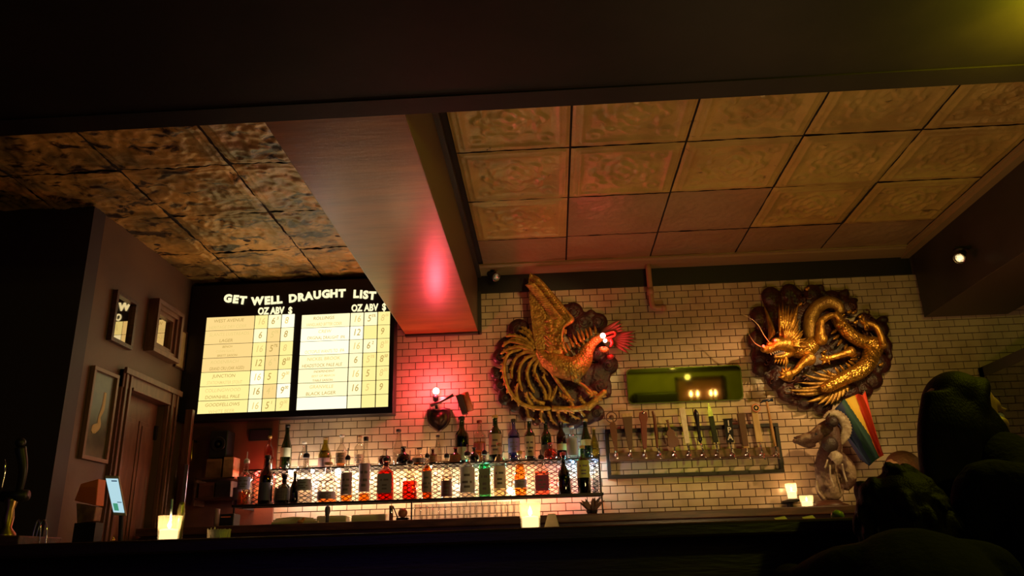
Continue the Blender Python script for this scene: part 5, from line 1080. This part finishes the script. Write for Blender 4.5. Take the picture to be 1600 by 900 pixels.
def head(m, c, fwd, r=.1, up=(0, 0, 1)):
    c = Vector(c); f = Vector(fwd).normalized(); u = Vector(up).normalized(); s_ = f.cross(u).normalized(); u = s_.cross(f); Rm = Matrix((s_, f, u)).transposed(); P = lambda x, y, z: c+Rm @ Vector((x, y, z))
    m.ball(P(0, -.012, .025), (.078, .098, .095), 20, rot=Rm); m.ball(P(0, .022, -.045), (.058, .070, .070), 16, rot=Rm); m.ball(P(0, .062, -.092), (.026, .024, .022), 12, rot=Rm)
    m.ball(P(0, .062, .035), (.055, .035, .032), 12, rot=Rm)
    m.tube([P(0, .090, .018), P(0, .108, -.012), P(0, .117, -.028)], [.009, .012, .013], 8); m.ball(P(0, .100, -.032), (.018, .012, .009), 10, rot=Rm)
    m.ball(P(0, .092, -.058), (.024, .012, .008), 10, rot=Rm); m.ball(P(0, .090, -.070), (.020, .012, .008), 10, rot=Rm)
    for s in (-1, 1):
        m.ball(P(s*.050, .062, -.020), (.024, .022, .022), 10, rot=Rm); m.ball(P(s*.080, -.005, -.010), (.010, .022, .033), 10, rot=Rm); m.ball(P(s*.032, .092, .024), (.020, .010, .007), 8, rot=Rm)
    m.tube([P(0, -.02, -.04), P(0, -.03, -.17)], [.055, .06], 12)
    return P, Rm
def eyes(P, Rm, t):
    for s in (-1, 1):
        m = MB(); m.ball(P(s*.031, .084, .004), (.0125,)*3, 12); e = m.build('eye', pm('eye_white', (.7, .65, .6), .15), t, True)
        m = MB(); m.ball(P(s*.031, .0935, .004), (.006, .006, .006), 10); m.build('iris', pm('iris_dark', (.03, .015, .01), .1), e, True)
def stool(x, y, h, lb, wbm):
    t = thing('bar_stool', lb, 'stool', (x, y, 0)); m = MB(); m.lathe([(.15, 0), (.17, .01), (.17, .05), (.15, .065), (0, .07)], (x, y, h-.07), 24); m.build('seat', wbm, t, True)
    for k in range(4):
        a = PI/4+k*PI/2; m = MB(); m.tube([(x+.11*math.cos(a), y+.11*math.sin(a), h-.07), (x+.20*math.cos(a), y+.20*math.sin(a), 0)], .014, 8); m.build('leg', IRON, t, True)
    m = MB(); m.tube([(x+.175*math.cos(2*PI*k/20), y+.175*math.sin(2*PI*k/20), .28) for k in range(21)], .009, 8); m.build('foot_ring', IRON, t, True)
# woman at the right, back to us, head turned right
WX, WY = 1.17, 1.93
t = thing('person', 'long haired person in dark clothes seen from behind at far right, face turned right', 'person', (WX, WY, 0))
hc = Vector((1.118, 2.18, 1.380)); fw_ = Vector((.95, .32, -.08))
m = MB(); P, Rm = head(m, hc, fw_, up=(.06, 0, 1))
m.tube([hc+Vector((0, -.02, -.10)), Vector((1.15, WY+.14, 1.25)), Vector((1.16, WY+.08, 1.17))], [.050, .052, .055], 14)
remeshed(m, 'head', SKIN, t, .0055, 3); eyes(P, Rm, t)
m = MB()
m.tube(spline([(1.14, WY+.17, 1.29), (1.15, WY+.09, 1.22), (1.17, WY+.03, 1.15), (1.17, WY, .98), (1.17, WY-.02, .84), (1.17, WY-.03, .74)], 5), interp([.066, .085, .145, .15, .145, .165], 5), 18, flat=.72, up=Vector((0, 1, 0)))
for s, sh_z in ((-1, 1.18), (1, 1.31)):
    sx = 1.16+s*(.15 if s < 0 else .13); el = (1.17+s*(.21 if s < 0 else .31), WY+.16, 1.02 if s < 0 else 1.15); wr_ = (1.17+s*.18, WY+.42, 1.175)
    m.tube(spline([(1.15+s*.05, WY+.02, sh_z-.02), (sx, WY+.02, sh_z), (1.17+s*(.19 if s < 0 else .24), WY+.06, (sh_z+el[2])/2+(.03 if s > 0 else 0)), el], 4), interp([.072, .064, .048, .041], 4), 12)
    m.tube(spline([el, ((el[0]+wr_[0])/2, (el[1]+wr_[1])/2, 1.14), wr_], 4), interp([.047, .042, .031], 4), 12)
remeshed(m, 'top', CLO, t, .009, 5)
m = MB()
for s in (-1, 1):
    k = (1.17+s*.13, WY+.31, .76)
    m.tube(spline([(1.17+s*.08, WY-.03, .78), (1.17+s*.11, WY+.18, .80), k], 5), interp([.09, .082, .060], 5), 14)
    m.tube(spline([k, (1.17+s*.12, WY+.33, .50), (1.17+s*.10, WY+.17, .30)], 5), interp([.060, .052, .036], 5), 12)
m.tube([(1.08, WY-.04, .80), (1.26, WY-.04, .80)], .11, 12); remeshed(m, 'trousers', JEAN, t, .010, 5)
for s in (-1, 1):
    x = 1.17+s*.10; m = MB(); m.ball((x, WY+.18, .30), (.045, .05, .05)); m.tube([(x, WY+.14, .262), (x, WY+.32, .255)], [.042, .036], 10, flat=.8); remeshed(m, 'shoe', BLACK, t, .008, 3)
    m = MB(); hand(m, (1.17+s*.18, WY+.41, 1.168), (-s*.3, 1, -.08), (0, 0, 1), side=s); remeshed(m, 'hand', SKIN, t, .0042, 2)
# hair: cap and long fall
m = MB()
m.ball(P(0, -.024, .032), (.088, .082, .092), 20, rot=Rm)
m.ball(P(0, -.040, -.02), (.084, .066, .12), 16, rot=Rm)
for i in range(16):
    a = i/15; x0 = -.095+.16*a; top = P(.0, -.055, .05)+Vector((x0*.5, -.035, 0)); x0 -= .015; spread = -.175+.235*a
    m.tube(spline([top, hc+Vector((x0*1.05-.02, -.075-.02*math.sin(a*PI), -.05)), hc+Vector((x0*1.2-.03, -.10, -.17)), hc+Vector((spread*.95-.01, -.13, -.31)), hc+Vector((spread*1.15, -.13, -.47+.03*math.sin(i*2)))], 5), interp([.03, .032, .030, .026, .010], 5), 8)
for i in range(3): m.tube(spline([P(-.02+.01*i, .040, .106), P(.055, .015+.006*i, .085), P(.084, -.025, .02), P(.086, -.045, -.08)], 4), interp([.010, .016, .018, .018], 4), 8)
for i in range(3): m.tube(spline([P(-.02, .06, .108), P(-.065, .03, .08), P(-.09, -.01, .02), P(-.09, -.03, -.06)], 4), interp([.012, .02, .02, .02], 4), 8)
remeshed(m, 'hair', HAIR, t, .0075, 6)
stool(1.17, WY-.02, .70, 'dark round bar stool under the long haired person', BLACK)
# hunched guest
GX, GY = .74, 1.78
t = thing('person', 'hunched person with shaggy dark hair in a black jacket leaning low at the bar', 'person', (GX, GY, 0))
m = MB(); hc2 = Vector((.815, 1.985, 1.085)); P, Rm = head(m, hc2, (-.25, 1, -.45), up=(0, .25, 1)); remeshed(m, 'head', SKIN, t, .0065, 3); eyes(P, Rm, t)
m = MB(); m.ball(P(0, -.02, .035), (.095, .112, .10), 18, rot=Rm); m.ball(P(0, -.05, -.02), (.085, .08, .11), 14, rot=Rm)
for i in range(46):
    a = random.uniform(-1.9, 1.9)-PI/2; z = random.uniform(-.08, .11); r_ = .09*math.sqrt(max(.05, 1-(z/.13)**2)); p0 = P(r_*math.cos(a), r_*math.sin(a)-.02, z+.03); p1 = P(r_*1.32*math.cos(a), r_*1.4*math.sin(a)-.02, z-.015); m.tube([p0, (p0+p1)/2+Vector((0, 0, .008)), p1], [.018, .013, .004], 6)
remeshed(m, 'hair', HAIR, t, .006, 1)
m = MB()
m.tube(spline([(.79, 1.90, 1.03), (.76, 1.80, .99), (.74, 1.70, .91), (.74, 1.66, .79)], 5), interp([.075, .15, .165, .16], 5), 16, flat=.75, up=Vector((0, -.6, .8)))
for s in (-1, 1):
    el = (.75+s*.20, 2.02, .98); wr_ = (.75+s*.10, 2.04, .90)
    m.tube(spline([(.77+s*.05, 1.80, 1.0), (.76+s*.15, 1.82, .99), (.75+s*.19, 1.92, .97), el], 4), interp([.075, .072, .056, .05], 4), 12); m.tube([el, wr_], [.05, .034], 12)
remeshed(m, 'jacket', CLO2, t, .010, 5)
m = MB()
for s in (-1, 1):
    k = (.74+s*.12, 2.05, .80); m.tube(spline([(.74+s*.08, 1.67, .78), (.74+s*.1, 1.87, .81), k], 5), interp([.09, .082, .060], 5), 14); m.tube(spline([k, (.74+s*.12, 2.02, .52), (.74+s*.1, 1.88, .30)], 5), interp([.06, .052, .038], 5), 12)
m.tube([(.65, 1.66, .80), (.83, 1.66, .80)], .11, 12); remeshed(m, 'trousers', JEAN, t, .010, 5)
for s in (-1, 1):
    x = .74+s*.10; m = MB(); m.ball((x, 1.89, .30), (.045, .05, .05)); m.tube([(x, 1.86, .262), (x, 2.04, .255)], [.042, .036], 10, flat=.8); remeshed(m, 'shoe', BLACK, t, .008, 3)
    m = MB(); hand(m, (.75+s*.10, 2.03, .905), (-s*.3, .5, -.9), (0, 0, 1), side=s); remeshed(m, 'hand', SKIN, t, .0042, 2)
stool(.74, 1.65, .70, 'dark round bar stool under the hunched person', BLACK)
# bartender behind the bar
BXc = AY(1409, 738, 4.3); t = thing('person', 'short haired person in a dark red top behind the bar below the flag', 'person', (BXc.x, 4.3, 0))
hc3 = Vector((BXc.x, 4.3, BXc.z-.02)); m = MB(); P, Rm = head(m, hc3, (-.9, -.35, -.15)); m.tube([hc3+Vector((0, .02, -.10)), hc3+Vector((.02, .03, -.20))], [.052, .058], 12); remeshed(m, 'head', SKIN, t, .0065, 3); eyes(P, Rm, t)
m = MB(); m.ball(P(0, -.022, .042), (.086, .096, .088), 16, rot=Rm); m.ball(P(0, -.05, -.0), (.078, .066, .08), 14, rot=Rm); remeshed(m, 'hair', pm('brown_hair', (.10, .035, .02), .6, bump=.4, bscale=80), t, .007, 2)
z3 = hc3.z-.24; m = MB(); m.tube(spline([(hc3.x+.02, 4.33, z3+.08), (hc3.x+.03, 4.34, z3-.02), (hc3.x+.03, 4.38, z3-.25), (hc3.x+.03, 4.42, z3-.45)], 5), interp([.07, .15, .15, .15], 5), 16, flat=.72, up=Vector((0, 1, 0)))
for s in (-1, 1):
    el = (hc3.x+s*.24, 4.26, z3-.25); m.tube(spline([(hc3.x+.02+s*.06, 4.33, z3), (hc3.x+.02+s*.17, 4.33, z3-.02), (hc3.x+s*.23, 4.3, z3-.13), el], 4), interp([.075, .07, .054, .047], 4), 12); m.tube([el, (hc3.x+s*.16-.05, 4.02, z3-.22)], [.047, .032], 12)
remeshed(m, 'shirt', pm('dark_red_cloth', (.10, .02, .02), .8), t, .010, 5)
for s in (-1, 1): m = MB(); hand(m, (hc3.x+s*.16-.05, 4.03, z3-.22), (-.2, -1, 0), (0, 0, 1), side=s); remeshed(m, 'hand', SKIN, t, .0045, 2)
m = MB()
for s in (-1, 1): m.tube(spline([(hc3.x+.03+s*.08, 4.42, z3-.42), (hc3.x+.03+s*.09, 4.38, z3*.42), (hc3.x+.03+s*.09, 4.42, .06)], 6), interp([.10, .07, .045], 6), 12)
m.tube([(hc3.x-.05, 4.42, z3-.44), (hc3.x+.11, 4.42, z3-.44)], .10, 12); remeshed(m, 'trousers', JEAN, t, .010, 4)
for s in (-1, 1): x = hc3.x+.03+s*.09; m = MB(); m.tube([(x, 4.45, .045), (x, 4.24, .035)], [.044, .035], 10, flat=.8); m.ball((x, 4.43, .06), .045); remeshed(m, 'shoe', BLACK, t, .008, 3)
# ================================================================ REAR OF THE ROOM (seen in the mirror)
t = thing('candle_niche', 'brown wooden wall niche at the rear of the room with a candle ledge', 'shelf', (3.0, -4.1, 1.68))
m = MB(); m.box((2.58, -4.1, 1.68), (3.46, -4.04, 2.14)); m.build('back_board', pm('niche_wood', (.20, .07, .02), .5), t); boxo('ledge', (2.58, -4.04, 1.68), (3.46, -3.88, 1.71), WOODD, t)
for a, b in ((2.55, 2.60), (3.44, 3.49)): boxo('frame', (a, -4.1, 1.68), (b, -3.98, 2.18), WOODD, t)
boxo('frame', (2.55, -4.1, 2.12), (3.49, -3.98, 2.18), WOODD, t)
for i, x in enumerate((2.83, 2.96, 3.22, 3.31)):
    z = 1.7105; t2 = thing('candle', ['first', 'second', 'third', 'last'][i]+' small candle from the left on the rear wall ledge', 'candle', (x, -3.95, z))
    m = MB(); m.lathe([(.025, 0), (.025, .07), (0, .075)], (x, -3.95, z), 12); m.build('wax', CREAM, t2, True); m = MB(); m.lathe([(0, 0), (.018, .03), (.020, .05), (0, .12)], (x, -3.95, z+.08), 10); m.build('flame', FLAME, t2, True)
struct(boxo('rear_beam', (1.2, -4.1, 2.30), (5.3, -3.95, 2.62), BLACK))
for i, (x, y, z) in enumerate(((2.46, -3.72, 2.40), (2.74, -3.72, 2.18))):
    t2 = thing('pendant_lamp', ['round yellow globe lamp hanging at the rear of the room', 'second round yellow globe lamp, lower, before the rear niche'][i], 'lamp', (x, y, z)); m = MB(); m.ball(Vector((x, y, z)), .055, 16); m.build('globe', em('yellow_globe', (1, .80, .15), 2.0), t2, True)
    m = MB(); m.tube([(x, y, z+.05), (x, y, CZ)], .006, 6); m.build('cord', IRON, t2)
tag(boxo('bench_back', (1.7, -4.05, 0), (2.5, -3.5, 1.90), BLACK, None, .02), 'tall dark bench back against the rear wall', 'bench')
# yellow lamp out of frame at the right, under the soffit
t = thing('pendant_lamp', 'yellow green globe lamp hanging under the soffit at the right', 'lamp', (1.84, 2.25, 2.60)); m = MB(); m.ball(Vector((1.84, 2.25, 2.60)), .034, 16); m.build('globe', em('yellow_green_globe', (.9, .95, .05), 4), t, True)
m = MB(); m.tube([(1.84, 2.25, 2.63), (1.84, 2.25, 2.744)], .006, 6); m.build('cord', IRON, t)
